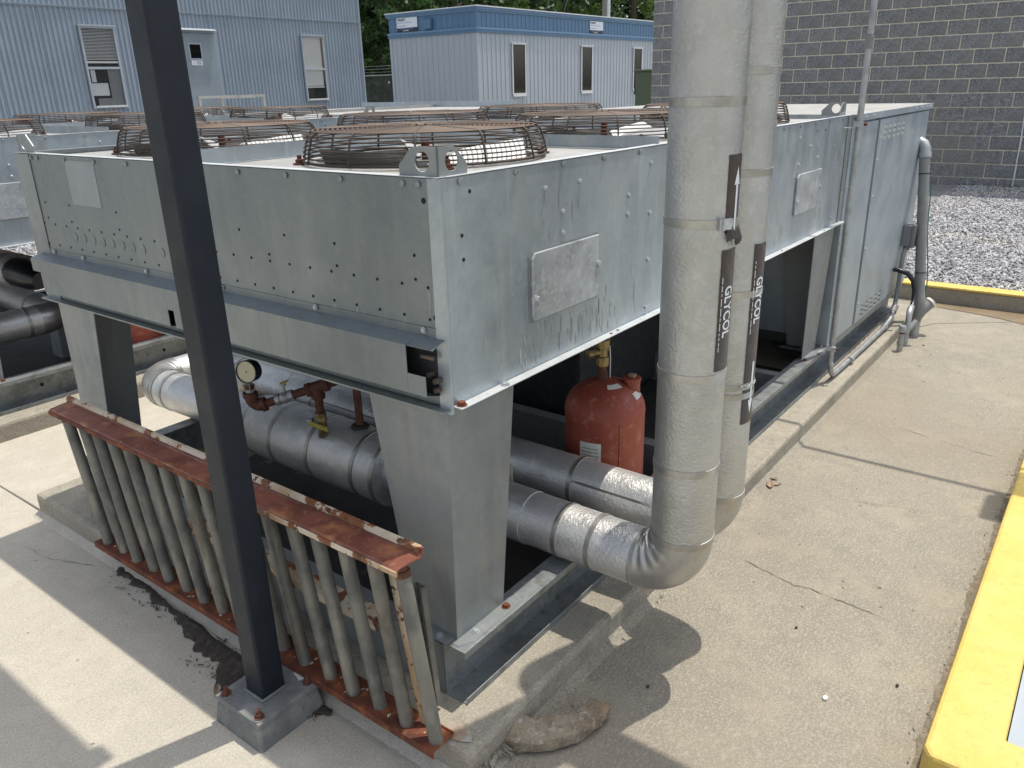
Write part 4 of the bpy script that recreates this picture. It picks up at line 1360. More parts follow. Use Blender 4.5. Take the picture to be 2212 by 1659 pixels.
# ------------------------------------------------------------------ gauge and drain piping on the big pipe
ga = thing("gauge_assembly", "rusty threaded fittings with a round pressure gauge and yellow-handled valve", "pressure gauge", (.45, 1.07, .5))
GT, GE = Vector((.450, 1.085, .655)), Vector((.310, 1.245, .595))
gd = (GE - GT).normalized()
part("cross_pipe", MB().tube([GT - gd * .16, GT, GE], .0165, 14), "fitting_rust", ga, smooth=50)
part("tee", MB().lathe([(.017, -.045), (.026, -.043), (.027, -.026), (.024, -.024), (.024, .024), (.027, .026), (.026, .043), (.017, .045)], GT, gd, 16), "fitting_rust", ga, smooth=35)
part("tee", MB().lathe([(0, .02), (.024, .0), (.024, -.024), (.027, -.026), (.026, -.044), (.016, -.045), (.016, -.115)], GT, (0, 0, 1), 16), "fitting_rust", ga, smooth=35)
S0 = GT - gd * .15
part("tee", MB().lathe([(.017, -.04), (.025, -.038), (.026, .0), (.025, .038), (.017, .04)], S0, gd, 16), "fitting_rust", ga, smooth=35)
part("stem", MB().lathe([(.015, .47), (.015, S0.z)], (S0.x, S0.y, 0), n=14), "fitting_rust", ga, smooth=35)
part("stem_collar", MB().lathe([(.036, .487), (.030, .496), (.015, .498)], (S0.x, S0.y, 0), n=14), "soil", ga, smooth=35)
hd = Vector((gd.x, gd.y, 0)).normalized()
EC = GE + Vector((0, 0, .036))
part("elbow", MB().tube([EC + hd * (.036 * math.sin(t)) - Vector((0, 0, .036 * math.cos(t))) for t in [math.pi / 2 * k / 8 for k in range(9)]], .0235, 14), "fitting_rust", ga, smooth=50)
part("elbow_bead", MB().lathe([(.02, 0), (.028, .001), (.028, .017), (.017, .018)], GE, -gd, 16), "fitting_rust", ga, smooth=35)
EB = EC + hd * .036
part("elbow_bead", MB().lathe([(.02, -.003), (.028, -.002), (.028, .016), (.014, .017), (.014, .030), (.020, .031), (.020, .046), (.009, .047), (.009, .08)], EB, (0, 0, 1), 16), "fitting_rust", ga, smooth=35)
part("bushing", MB().lathe([(.016, .017), (.0175, .019), (.0175, .030), (.0205, .032), (.0205, .046), (.010, .048), (.009, .07)], EB, (0, 0, 1), 6), "conduit_grey", ga)
fd = Vector((-.66, -.74, .10)).normalized()
fd = Vector((-.90, -.34, .12)).normalized()
gc = EB + Vector((.006, 0, .098))
part("gauge_case", MB().lathe([(0, -.030), (.036, -.030), (.042, -.024), (.042, .008), (.044, .010), (.044, .016), (.040, .016), (.040, .012)], gc, fd, 32, False), "gauge_case", ga, smooth=35)
part("gauge_dial", MB().lathe([(.040, .0118), (.039, .0122), (0, .0122)], gc, fd, 32, False), "gauge_face", ga)
part("gauge_needle", MB().lathe([(.003, .0124), (.003, .0140), (0, .0140)], gc, fd, 10), "gauge_case", ga)
VC = GT.lerp(GE, .42)
vv = part("ball_valve", MB().lathe([(.018, 0), (.023, .002), (.023, .018), (.020, .020), (.0245, .036), (.020, .052), (.023, .054), (.023, .070), (.017, .072)], VC, gd, 12), "conduit_grey", ga, smooth=30)
cc = VC + gd * .036
part("valve_stem", MB().lathe([(.006, .02), (.006, .046), (.010, .047), (.010, .056), (0, .057)], cc, (0, 0, 1), 8), "conduit_grey", vv)
hv = -gd
perp = Vector((-gd.y, gd.x, 0)).normalized()
hm = MB()
hp_ = [(cc + hv * a_ + Vector((0, 0, b_))) for a_, b_ in ((-.012, .056), (.02, .058), (.05, .092), (.13, .112))]
vs = []
for q in hp_:
    for sg_, dz in ((-1, 0), (1, 0), (1, .004), (-1, .004)):
        vs.append(q + perp * (.009 * sg_) + Vector((0, 0, dz)))
hm.add(vs, [(i * 4 + j, i * 4 + (j + 1) % 4, i * 4 + 4 + (j + 1) % 4, i * 4 + 4 + j) for i in range(3) for j in range(4)] + [(3, 2, 1, 0), (12, 13, 14, 15)])
part("valve_handle", hm, "handle_yellow", vv)
DC = GT + Vector((0, 0, -.100))
vv = part("ball_valve", MB().lathe([(.016, 0), (.0215, .002), (.0215, .016), (.019, .019), (.0235, .034), (.019, .049), (.0215, .052), (.0215, .064), (.014, .066), (.014, .084), (.0175, .085), (.0175, .102), (0, .102)], DC, (0, 0, -1), 12), "brass", ga, smooth=30)
cc = DC + Vector((0, 0, -.034))
part("valve_stem", MB().lathe([(.006, .02), (.006, .038), (.010, .039), (.010, .047), (0, .048)], cc, (-.75, -.2, 0), 8), "conduit_grey", vv)
part("valve_handle", MB().box(cc.x - .048, cc.y - .090, cc.z - .010, cc.x - .043, cc.y + .014, cc.z + .009), "handle_yellow", vv, bevel=.002)
part("valve_nut", MB().lathe([(.012, .0), (.012, .014), (.006, .015), (.006, .026), (0, .026)], cc + Vector((-.02, .024, 0)), (-.4, .9, 0), 6), "galvanized_bright", vv)

# ------------------------------------------------------------------ dark steel post on its grout pad, with the overhead beam it carries
ps = thing("steel_post", "dark painted square steel post on a bolted base plate in the foreground", "post", (-.30, .5, 0))
part("base_block", MB().hexa([(-.412, .395, -.01), (-.185, .395, -.01), (-.185, .615, -.01), (-.412, .615, -.01)], [(-.402, .405, .072), (-.196, .405, .072), (-.196, .602, .072), (-.402, .602, .072)]), "plate_paint", ps, bevel=.008)
part("base_plate", MB().box(-.403, .402, .0725, -.193, .603, .090), "plate_paint", ps, bevel=.003)
part("shaft", MB().box(-.338, .468, .088, -.260, .546, 2.62), "post_paint", ps, bevel=.007)
part("weld_bead", MB().tube([(-.341, .465, .093), (-.257, .465, .093), (-.257, .549, .093), (-.341, .549, .093)], .006, 8, closed=True), "plate_paint", ps, smooth=60)
stud = mesh("anchor_bolt", MB().lathe([(.016, 0), (.016, .003), (.0098, .0031), (.0098, .013), (.006, .0132), (.006, .026), (0, .026)], n=6), "fitting_rust")
wash = mesh("washer", MB().lathe([(.0195, 0), (.0195, .0025), (.0, .0025)], n=18), "plate_paint")
for x, y in ((-.382, .578), (-.382, .425), (-.215, .425), (-.215, .582)):
    put("washer", wash, ps, (x, y, .090))
    put("anchor_bolt", stud, ps, (x, y, .0915))
part("flake", MB().prism([(-.225, .452), (-.205, .446), (-.197, .478), (-.214, .492)], 'z', .0902, .0912), "trim_white", ps)
part("top_arm", MB().box(-.338, .468, 2.62, .06, .546, 2.72), "post_paint", ps, bevel=.005)
part("beam", MB().box(-.105, .52, 2.725, .065, 6.4, 2.85), "post_paint", ps, bevel=.005)
ps2 = solo("steel_post", MB().box(-.06, 6.3, 0, .02, 6.38, 2.72), "post_paint", (-.02, 6.34, 0), "far dark post holding the other end of the overhead beam", "post", bevel=.006)

# ------------------------------------------------------------------ rusty handrail section leaning on the pad
rl = thing("railing", "section of rusty railing with grey pickets standing on the pad edge", "railing", (-.17, .85, .1))
part("bottom_rail", MB().prism(thick([(-.206, .090), (-.206, .109), (-.128, .109), (-.128, .118)], .004)[::-1], 'y', -.062, 1.68), "rust", rl, bevel=.0015)
tr_ = [(-.209, .611), (-.209, .622), (-.203, .627), (-.138, .627), (-.133, .632), (-.129, .648), (-.124, .650)]
tm = MB()
ny = 60
pr_ = thick(tr_, -.0035)
npf = len(pr_)
vs = []
for i in range(ny + 1):
    t = i / ny
    y = .012 + (1.80 - .012) * t
    for (x, z) in pr_:
        vs.append((x + .002 * math.sin(t * 9), y + (.02 * (x + .2) / .08 if i == ny else 0) - (.01 * (x + .2) / .08 if i == 0 else 0), z + .0016 * math.sin(t * 7 + 1)))
tm.add(vs, [(i * npf + j, i * npf + (j + 1) % npf, (i + 1) * npf + (j + 1) % npf, (i + 1) * npf + j) for i in range(ny) for j in range(npf)] + [tuple(range(npf)), tuple(range(ny * npf, (ny + 1) * npf))[::-1]])
tr_o = part("top_rail", tm, "rust_bright", rl)
lip = MB()
lip.prism([(-.2128, .609), (-.2096, .609), (-.2096, .6235), (-.2128, .6215)], 'y', .013, .72)
part("painted_lip", lip, "peeling_paint", tr_o)
lip = MB()
lip.prism([(-.2128, .609), (-.2096, .609), (-.2096, .6235), (-.2128, .6215)], 'y', .7201, 1.796)
part("rusted_lip", lip, "rust", tr_o)
lip = MB()
lip.prism([(-.1345, .6370), (-.1318, .6475), (-.1240, .6502), (-.1230, .6525), (-.1335, .6515), (-.1372, .6385)], 'y', .010, 1.815)
part("painted_lip", lip, "peeling_paint", tr_o)
pk = []
for k in range(17):
    yb = -.043 + .1040 * k
    yt = .036 + .1068 * k
    r = .0192
    b_ = Vector((-.176 + random.uniform(-.004, .004), yb + random.uniform(-.004, .004), .110))
    t_ = Vector((-.172 + random.uniform(-.003, .003), yt + random.uniform(-.004, .004), .6175))
    pc = part("picket", MB().tube([b_, b_.lerp(t_, .03), b_.lerp(t_, .5), b_.lerp(t_, .94), b_.lerp(t_, .955)], [r, r, r, r, r * .9], 16), "picket_steel", rl, smooth=50)
    part("picket_end", MB().tube([b_.lerp(t_, .935), b_.lerp(t_, .965), b_.lerp(t_, .97), t_], [r * 1.06, r * 1.04, r * .78, r * .72], 14), "picket_rust_end", pc, smooth=40)
for (yb, yt) in ((.020, .118), (.845, .985), (.62, .73), (1.37, 1.53)):
    w = .016
    x = -.152
    bar = MB().hexa([(x, yb - w, .112), (x + .004, yb - w, .112), (x + .004, yb + w, .112), (x, yb + w, .112)], [(x + .01, yt - w, .624), (x + .014, yt - w, .624), (x + .014, yt + w, .624), (x + .01, yt + w, .624)])
    part("flat_bar", bar, "peeling_paint" if yb < .9 else "rust", rl)
fm = MB()
for k in range(60):
    y = random.uniform(-.04, 1.66)
    x = random.uniform(-.2, -.135)
    s = random.uniform(.003, .010)
    a_ = random.uniform(0, 6.28)
    fm.add([(x + s * math.cos(a_ + q * 1.57) * random.uniform(.6, 1.3), y + s * math.sin(a_ + q * 1.57) * random.uniform(.6, 1.3), .1138 + random.uniform(0, .003)) for q in range(4)], [(0, 1, 2, 3)])
part("paint_flakes", fm, "peeling_paint", rl, fix=False, kind="stuff")

# loose pieces lying behind the railing
o = solo("rusty_plate", MB().prism(thick([(-.075, .255), (-.075, .281), (-.02, .281)], .003)[::-1], 'y', .26, 1.25), "peeling_paint", (-.04, .75, .28), "white rusty strip lying along the unit base behind the pickets", "metal strip")
ch = MB()
poly = thick([(-.012, .030), (-.012, 0), (.012, 0), (.012, .030)], .002)
for i, (zz, dx, dy) in enumerate(((.12, -.070, .050), (.46, -.045, .105))):
    ch.v += [(p[1] * -.6 + dx, p[0] * 1.5 + dy, zz) for p in poly]
n_ = len(poly)
ch.f = [(j, (j + 1) % n_, n_ + (j + 1) % n_, n_ + j) for j in range(n_)] + [tuple(range(n_))[::-1], tuple(range(n_, 2 * n_))]
solo("channel_offcut", ch, "picket_steel", (-.06, .08, .12), "speckled grey channel offcut leaning between the last pickets and the leg", "metal offcut")
ch2 = MB()
ch2.prism(thick([(-.05, .11), (.03, .11), (.03, .19)], .003), 'y', 1.95, 2.30)
solo("angle_offcut", MB().hexa([(-.035, 1.02, .11), (-.031, 1.02, .11), (-.005, 1.10, .11), (-.009, 1.10, .11)], [(-.03, 1.10, .52), (-.026, 1.10, .52), (-.0, 1.18, .47), (-.004, 1.18, .47)]), "trim_white", (-.02, 1.1, .11), "white sheet metal offcut standing behind the dark post", "metal offcut")
cl = MB().grid(lambda i, j: (.36 + .26 * i + .01 * math.sin(j * 11), 2.00 + .38 * j + .01 * math.sin(i * 9), .108 + .055 * math.sin(math.pi * i) ** .7 * math.sin(math.pi * j) ** .7 * (1 + .5 * mnoise.noise(Vector((i * 6, j * 6, 2)))) + .012 * mnoise.noise(Vector((i * 14, j * 14, 7)))), 24, 24)
solo("yellow_sack", cl, "cloth_yellow", (.49, 2.19, .1), "crumpled olive yellow sack lying on the pad behind the railing", "sack", smooth=60)

# ------------------------------------------------------------------ broken curved lump of concrete by the pad
rk = MB()
pth = arc((.235, -.055, .0), math.radians(196), math.radians(277), .222, (1, 0, 0), (0, 1, 0), 44)
nr = 36
vs = []
for i, p in enumerate(pth):
    t = i / 44
    d = Vector((p.x - .235, p.y + .055, 0)).normalized()
    tg = Vector((-d.y, d.x, 0))
    wd = .043 * (1 - .34 * t ** 1.5) * (1 + .10 * mnoise.noise(Vector((t * 5, 2, 9))))
    ht = .060 * (1 - .30 * t) * (1 + .15 * mnoise.noise(Vector((t * 6, 7, 1))))
    for j in range(nr):
        q = 2 * math.pi * j / nr
        cx_, cz_ = math.cos(q), math.sin(q)
        sx = abs(cx_) ** .28 * (1 if cx_ > 0 else -1)
        sz = abs(cz_) ** .34 * (1 if cz_ > 0 else -1)
        base = Vector((p.x * 36 + sx * .8, p.y * 36, sz * 1.3 + 3))
        k = 1 + .16 * mnoise.noise(base) + .07 * mnoise.noise(base * 2.7) + .04 * mnoise.noise(base * 6.5)
        endc = (.016 * mnoise.noise(Vector((sx * 2, sz * 2, i))) + .012) if i in (0, 44) else .006 * mnoise.noise(base * 4)
        endc *= 1 if i < 22 else -1
        z = .030 * (1 - .2 * t) + sz * ht * .5 * k * (1 - .18 * sx)
        vs.append((p.x + d.x * sx * wd * k + tg.x * endc, p.y + d.y * sx * wd * k + tg.y * endc, max(z, .001)))
rk.add(vs, [(i * nr + j, i * nr + (j + 1) % nr, (i + 1) * nr + (j + 1) % nr, (i + 1) * nr + j) for i in range(44) for j in range(nr)] + [tuple(range(nr))[::-1], tuple(range(44 * nr, 45 * nr))])
solo("concrete_lump", rk, "rock_tan", (.12, -.21, 0), "curved broken lump of tan concrete on the slab by the pad corner", "rubble", smooth=16)
struct("rough_corner", scatter_chips(150, lambda: (random.uniform(-.16, .02), random.uniform(-.150, -.128)), .02, .004, .012, 1.2), "rough_edge", kind="stuff", fix=False)
struct("rough_corner", scatter_chips(260, lambda: (random.uniform(-.1, 1.3), random.gauss(-.146, .008)), .001, .002, .006, .8), "rough_edge", kind="stuff", fix=False)

# leaves and litter


def leaf(x, y, z, s, a_, label, bend=.3):
    mb = MB()
    ca, sa = math.cos(a_), math.sin(a_)

    def f(i, j):
        u = (i - .5) * 2
        w = (j - .5) * 2 * (1 - u * u) ** .8 * .42
        h = bend * s * (abs(w) * 1.3 + .5 * u * u) + .002
        return (x + (u * ca - w * sa) * s, y + (u * sa + w * ca) * s, z + h)
    mb.grid(f, 8, 4)
    return solo("dry_leaf", mb, "dry_leaf", (x, y, z), label, "leaf", "dry leaves", smooth=60, fix=False)


leaf(1.865, -.175, .002, .035, .4, "pale curled leaf, largest of the little heap by the pad foot")
leaf(1.93, -.165, .004, .025, 1.9, "brown leaf on the far side of the little heap by the pad foot")
leaf(1.89, -.20, .001, .022, 2.7, "small brown leaf on the near side of the heap by the pad foot")
leaf(-.345, .70, .008, .026, .9, "dry curled leaf on the slab left of the post base", .5)
leaf(.24, -.19, .001, .012, .7, "tiny reddish leaf scrap between pad and concrete lump")
leaf(4.35, -.30, .001, .018, .3, "dark red leaf on the slab near the grey stub pipe")


def pebble(x, y, r, label, mt="pebble"):
    mb = MB()
    b_ = bmesh.new()
    bmesh.ops.create_icosphere(b_, subdivisions=1, radius=r)
    mb.add([(v.co.x * 1.3 + x, v.co.y * .9 + y, max(v.co.z * .7 + r * .55, .0005) + random.uniform(-.1, .1) * r * .6) for v in b_.verts], [tuple(v.index for v in f.verts) for f in b_.faces])
    b_.free()
    return solo("pebble", mb, mt, (x, y, 0), label, "pebble", "pebbles on the slab")


pebble(.685, -.775, .009, "pale grey pebble alone on the right part of the slab", "sticker_white")
pebble(.43, -.335, .006, "small dark pebble at the edge of the round pipe shadow", "soil")
pebble(.955, -.60, .0055, "little dark stone in the middle of the slab", "soil")
pebble(.86, -.93, .006, "dark stone on the slab close to the yellow kerb", "soil")

# ------------------------------------------------------------------ conduits and drain pipes at the right end
tc_ = thing("tall_conduit", "tall grey conduit clamped to the cabinet and rising out of view", "conduit", (3.05, -.06, .14))
part("pipe", MB().tube([(3.045, -.058, .20)] + [(3.045, -.058, .6), (3.045, -.058, 1.2), (3.045, -.058, 1.88)], .0150, 14), "conduit_grey", tc_, smooth=50)
part("pipe", MB().tube([(3.045, -.058, 1.86), (3.045, -.058, 2.48)] + arc((3.045, -.138, 2.48), 0, math.pi / 2, .08, (0, 1, 0), (0, 0, 1), 6) + [(3.045, -1.5, 2.56)], .0150, 14), "conduit_grey", tc_, smooth=50)
part("coupling", MB().lathe([(.0185, 1.815), (.0200, 1.817), (.0200, 1.873), (.0185, 1.875)], (3.045, -.058, 0), n=16), "pvc_grey", tc_, smooth=35)
for z in (1.47, .30):
    part("clamp", MB().box(3.02, -.0385, z - .013, 3.07, -.0365, z + .013).box(2.96, -.040, z - .018, 3.015, -.006, z - .014).box(3.012, -.085, z - .012, 3.03, -.04, z + .012), "galvanized_bright", tc_)
    part("clamp_bolt", MB().lathe([(.008, 0), (.008, .012), (0, .012)], (3.03, -.086, z), (0, -1, 0), 6), "rust", tc_)
part("bend", MB().tube([(3.045, -.058, .21)] + arc((3.125, -.064, .205), math.pi, 1.5 * math.pi, .08, (1, 0, 0), (0, 0, 1), 8) + [(3.2, -.066, .125)], .0150, 14), "conduit_grey", tc_, smooth=50)
part("low_run", MB().tube([(3.19, -.066, .125), (3.7, -.072, .127), (4.15, -.076, .13), (4.34, -.075, .150), (4.46, -.070, .21)], .0150, 14), "conduit_grey", tc_, smooth=50)
for x in (3.42, 4.20):
    part("coupling", MB().lathe([(.0165, -.025), (.019, -.024), (.019, .024), (.0165, .025)], (x, -.0745, .1285), (1, 0, 0), 16), "conduit_grey", tc_, smooth=35)
part("coupling", MB().lathe([(.0165, -.03), (.022, -.029), (.022, .03), (.0165, .031)], (4.43, -.071, .195), (.8, .03, .5), 16), "pvc_grey", tc_, smooth=35)
part("strap", MB().box(4.225, -.118, .101, 4.245, -.055, .106), "galvanized_dull", tc_)
part("whip", MB().tube([(4.44, -.070, .205), (4.50, -.062, .28), (4.525, -.058, .36), (4.53, -.056, .48), (4.545, -.056, .56), (4.60, -.058, .60)], .0145, 14), "pvc_grey", tc_, smooth=50)
fb = thing("overhead_lamp", "boxy lamp hanging from the overhead conduit out of view", "lamp", (2.86, -1.24, 2.5))
part("housing", MB().box(2.76, -1.36, 2.44, 2.98, -1.2, 2.54), "box_grey", fb, bevel=.006)
part("bracket", MB().box(2.95, -1.27, 2.54, 3.05, -1.23, 2.56), "box_grey", fb)
bx_ = thing("switch_box", "small grey switch box fixed to the far end of the cabinet", "switch box", (4.62, -.06, .66), None)
part("case", MB().box(4.56, -.085, .605, 4.70, -.027, .745), "box_grey", bx_, bevel=.005)
part("lid", MB().box(4.553, -.108, .597, 4.707, -.0855, .752), "box_grey", bx_, bevel=.005)
part("hub", MB().lathe([(.02, .575), (.022, .577), (.022, .606), (.015, .607)], (4.60, -.058, 0), n=14), "pvc_grey", bx_, smooth=35)
vp_ = thing("vent_pipe", "fat grey plastic drain pipe leaning against the cabinet end", "pipe", (4.55, -.19, 0))
T0, T1 = Vector((4.70, -.068, 1.175)), Vector((4.565, -.186, .31))
part("pipe", MB().tube([T0, T0.lerp(T1, .33), T0.lerp(T1, .66), T1], .0330, 20), "pvc_grey", vp_, smooth=50)
el = [T0 + (T0 - T1).normalized() * .03] + [T0 + (T0 - T1).normalized() * .06 + Vector((0, .0, .0))] + [Vector((4.715, -.045, 1.262)), Vector((4.72, -.018, 1.275)), Vector((4.72, .02, 1.275))]
part("elbow", MB().tube(el, [.036, .036, .034, .034, .034], 18), "conduit_grey", vp_, smooth=60)
dd = (T1 - T0).normalized()
part("collar", MB().lathe([(.034, 0), (.041, .001), (.041, .035), (.034, .036)], T0 - dd * .035, dd, 20), "conduit_grey", vp_, smooth=35)
for t in (.12, .86):
    part("tie", MB().lathe([(.0325, -.004), (.0345, -.003), (.0345, .003), (.0325, .004)], T0.lerp(T1, t), dd, 20), "gauge_case", vp_, smooth=35)
part("reducer", MB().tube([T1 - dd * .01, T1 + dd * .03, T1 + dd * .05, T1 + dd * .16, Vector((4.545, -.195, .13)), Vector((4.545, -.197, .105))], [.036, .036, .040, .041, .036, .032], 20), "pvc_grey", vp_, smooth=50)
part("wye_branch", MB().tube([(4.555, -.19, .14), (4.60, -.225, .185), (4.635, -.255, .222)], [.034, .036, .036], 18), "pvc_grey", vp_, smooth=50)
part("wye_rim", MB().lathe([(.036, 0), (.041, .002), (.041, .018), (.033, .019), (.030, .008), (0, .007)], (4.63, -.251, .217), (.62, -.56, .58), 20), "sticker_white", vp_, smooth=35)
part("foot_pipe", MB().tube([(4.545, -.197, .12), (4.545, -.198, -.01)], .031, 20), "conduit_grey", vp_, smooth=50)
part("green_wire", MB().tube([T0.lerp(T1, t) + Vector((.030, -.035 - .006 * math.sin(t * 9), .0)) for t in (.2, .3, .42, .55, .68, .8, .9, .97)] + [Vector((4.61, -.215, .285))], .004, 6), "wire_green", vp_, smooth=60)
st_ = thing("stub_pipe", "short capped grey stub pipe standing on the slab by the pad", "pipe", (4.15, -.195, 0))
part("pipe", MB().tube([(4.15, -.195, -.01), (4.15, -.195, .135)], .0185, 16), "conduit_grey", st_, smooth=50)
part("cap", MB().lathe([(.022, .128), (.0225, .130), (.0225, .165), (.019, .170), (0, .171)], (4.15, -.195, 0), n=18), "conduit_grey", st_, smooth=35)
part("rust_ring", MB().lathe([(.0187, .117), (.0192, .118), (.0192, .128), (.0187, .129)], (4.15, -.195, 0), n=16), "rust", st_)
wy = thing("small_wye", "small plastic wye fitting with rubber hose beside the stub pipe", "pipe fitting", (4.30, -.19, .1))
part("body", MB().tube([(4.28, -.196, -.01), (4.283, -.196, .12), (4.30, -.194, .20)] + [(4.325, -.190, .222), (4.36, -.186, .235), (4.40, -.184, .236)], [.018, .018, .019, .021, .021, .019], 14), "conduit_grey", wy, smooth=50)
part("branch", MB().tube([(4.285, -.196, .10), (4.32, -.225, .145), (4.335, -.236, .160)], [.017, .018, .020], 14), "conduit_grey", wy, smooth=50)
part("hose", MB().tube([(4.40, -.184, .236), (4.46, -.180, .262), (4.485, -.172, .33), (4.47, -.155, .40), (4.44, -.12, .45), (4.45, -.05, .465), (4.46, -.02, .465)], .0165, 14), "gauge_case", wy, smooth=50)
# ------------------------------------------------------------------ blue-grey metal building on the left
BY = 12.0
mb_ = thing("metal_building", "blue-grey corrugated metal building with two windows and a door", "building", (7.5, BY, 0))


def corr(x0, x1, z0, z1, y=BY, pitch=.0735, amp=.019):
    """corrugated sheet with real ridges, 1 mm lap steps at its ends."""
    pts = []
    n = max(1, round((x1 - x0) / pitch))
    pt = (x1 - x0) / n
    for k in range(n):
        a_ = x0 + k * pt
        pts += [(a_, y), (a_ + pt * .32, y), (a_ + pt * .46, y - amp), (a_ + pt * .82, y - amp)]
    pts.append((x1, y))
    mb = MB()
    mb.add([(p[0], p[1], z0) for p in pts] + [(p[0], p[1], z1) for p in pts], [(i, i + 1, len(pts) + i + 1, len(pts) + i) for i in range(len(pts) - 1)])
    return mb


part("wall_core", MB().box(-1.0, BY + .03, 0, 10.94, BY + 7, 4.3), "siding_blue_grey", mb_)
x = 10.95
k = 0
while x > 1.5:
    part("wall_sheet", corr(x - .70, x - .004, .35, 2.945), "siding_blue_grey", mb_, fix=False)
    part("upper_sheet", corr(x - .70, x - .004, 2.975, 4.3), "siding_blue_grey", mb_, fix=False)
    x -= .70
    k += 1
part("wall_skirt", MB().box(-1, BY + .0, .0, 10.95, BY + .025, .34), "siding_blue_grey", mb_)
part("belt_trim", MB().prism([(BY - .026, 2.945), (BY - .026, 2.957), (BY - .040, 2.965), (BY - .040, 2.974), (BY + .01, 2.974), (BY + .01, 2.945)], 'x', 1.0, 10.96), "siding_blue_grey", mb_)
part("corner_trim", MB().box(10.93, BY - .032, 0, 10.975, BY + .05, 4.32), "siding_blue_grey", mb_)
ew = MB()
pts = []
for k in range(60):
    a_ = BY + .03 + k * .115
    pts += [(10.95, a_), (10.95, a_ + .04), (10.965, a_ + .055), (10.965, a_ + .1)]
ew.add([(p[0], p[1], 0) for p in pts] + [(p[0], p[1], 4.3) for p in pts], [(i, i + 1, len(pts) + i + 1, len(pts) + i) for i in range(len(pts) - 1)])
part("end_sheet", ew, "siding_blue_grey", mb_, fix=False)
part("roof", MB().box(-1.2, BY - .12, 4.3, 11.1, BY + 7.2, 4.42), "trim_grey", mb_)


def bwindow(x0, x1, z0, z1, mid, blind_to, wood):
    f = .028
    fr = MB()
    yo, yi = BY - .062, BY - .022
    fr.box(x0 - f, yo, z0 - f, x0, yi, z1 + f).box(x1, yo, z0 - f, x1 + f, yi, z1 + f)
    fr.box(x0, yo, z1, x1, yi, z1 + f).box(x0, yo, z0 - f, x1, yi, z0)
    w = part("window", fr, "trim_grey", mb_)
    part("sash_bar", MB().box(x0, yo + .004, mid - .018, x1, yi, mid + .018), "trim_grey", w)
    part("sill", MB().box(x0 + .01, yo - .012, z0 - .012, x1 + .01, yo + .002, z0 + .012), "trim_white", w)
    part("drip_cap", MB().box(x0 - f - .02, yo - .022, z1 + f, x1 + f + .02, yi, z1 + f + .022), "trim_grey", w)
    part("upper_pane", MB().box(x0, yo + .012, mid + .018, x1, yo + .015, z1), "window_glass", w)
    part("lower_pane", MB().box(x0, yo + .012, z0, x1, yo + .015, mid - .018), "window_glass", w)
    part("room", MB().box(x0, yi - .004, z0, x1, yi - .001, z1), "room_dark", w)
    if wood:
        part("jamb_board", MB().box(x1 - .045, yi - .014, mid, x1 - .006, yi - .005, z1), "wood_frame", w)
    return w, yi


w1, yi = bwindow(5.225, 5.728, 1.540, 2.672, 2.105, 2.19, False)
z = 2.66
sl = mesh("blind_slat", MB().prism([(-.005, -.0045), (.004, .0045), (.0052, .0037), (-.0038, -.0053)], 'x', -.25, .25), "blind_slat")
while z > 2.21:
    put("blind_slat", sl, w1, (5.478, yi - .013, z))
    z -= .0205
part("blind_rail", MB().box(5.226, yi - .022, 2.175, 5.727, yi - .006, 2.204), "blind_slat", w1)
part("notice", MB().box(5.24, yi - .012, 1.70, 5.50, yi - .009, 1.885), "paper", w1)
part("notice", MB().box(5.30, yi - .012, 1.545, 5.53, yi - .009, 1.66), "pvc_grey", w1)
part("notice", MB().box(5.26, yi - .012, 1.90, 5.33, yi - .009, 2.08), "paper", w1)
part("screen", MB().box(5.53, yi - .010, 1.545, 5.727, yi - .007, 2.08), "pvc_grey", w1)
w2, yi = bwindow(9.425, 9.905, 1.530, 2.650, 2.085, 1.75, True)
z = 2.64
sl2 = mesh("blind_slat", MB().prism([(-.003, -.006), (.004, .014), (.0055, .0135), (-.0015, -.0065)], 'x', -.215, .215), "blind_slat")
while z > 1.77:
    if not 2.06 < z < 2.10:
        put("blind_slat", sl2, w2, (9.645, yi - .013, z))
    z -= .0178
part("blind_rail", MB().box(9.43, yi - .022, 1.745, 9.865, yi - .006, 1.768), "blind_slat", w2)

dr = part("door", MB().box(6.64, BY - .050, .62, 7.515, BY - .022, 2.655), "door_grey", mb_, bevel=.004)
part("door_frame", MB().box(6.58, BY - .044, .6, 6.638, BY - .02, 2.70).box(7.518, BY - .044, .6, 7.575, BY - .02, 2.70).box(6.638, BY - .044, 2.658, 7.518, BY - .02, 2.70), "siding_blue_grey", dr)
part("door_hood", MB().prism([(BY - .13, 2.690), (BY - .02, 2.725), (BY - .02, 2.732), (BY - .135, 2.698)], 'x', 6.60, 7.54), "trim_grey", dr)
part("vision_frame", MB().box(6.985, BY - .060, 2.235, 7.235, BY - .051, 2.50), "trim_grey", dr)
part("vision_pane", MB().box(7.010, BY - .064, 2.260, 7.210, BY - .0605, 2.478), "tinted_glass", dr)
part("vision_backing", MB().box(7.012, BY - .0602, 2.262, 7.208, BY - .0600, 2.476), "room_dark", dr)
sg = part("door_sign", MB().box(7.010, BY - .056, 2.150, 7.215, BY - .051, 2.225), "label_white", dr)
part("lettering", text_mesh("NO SMOKING", .026, "", lambda u, v: (7.085 + u * .66, BY - .0568, 2.193 + v), 'LEFT', .0008), "sign_black", dr, fix=False)
part("lettering", text_mesh("NO VAPING", .026, "", lambda u, v: (7.098 + u * .66, BY - .0568, 2.164 + v), 'LEFT', .0008), "sign_black", dr, fix=False)
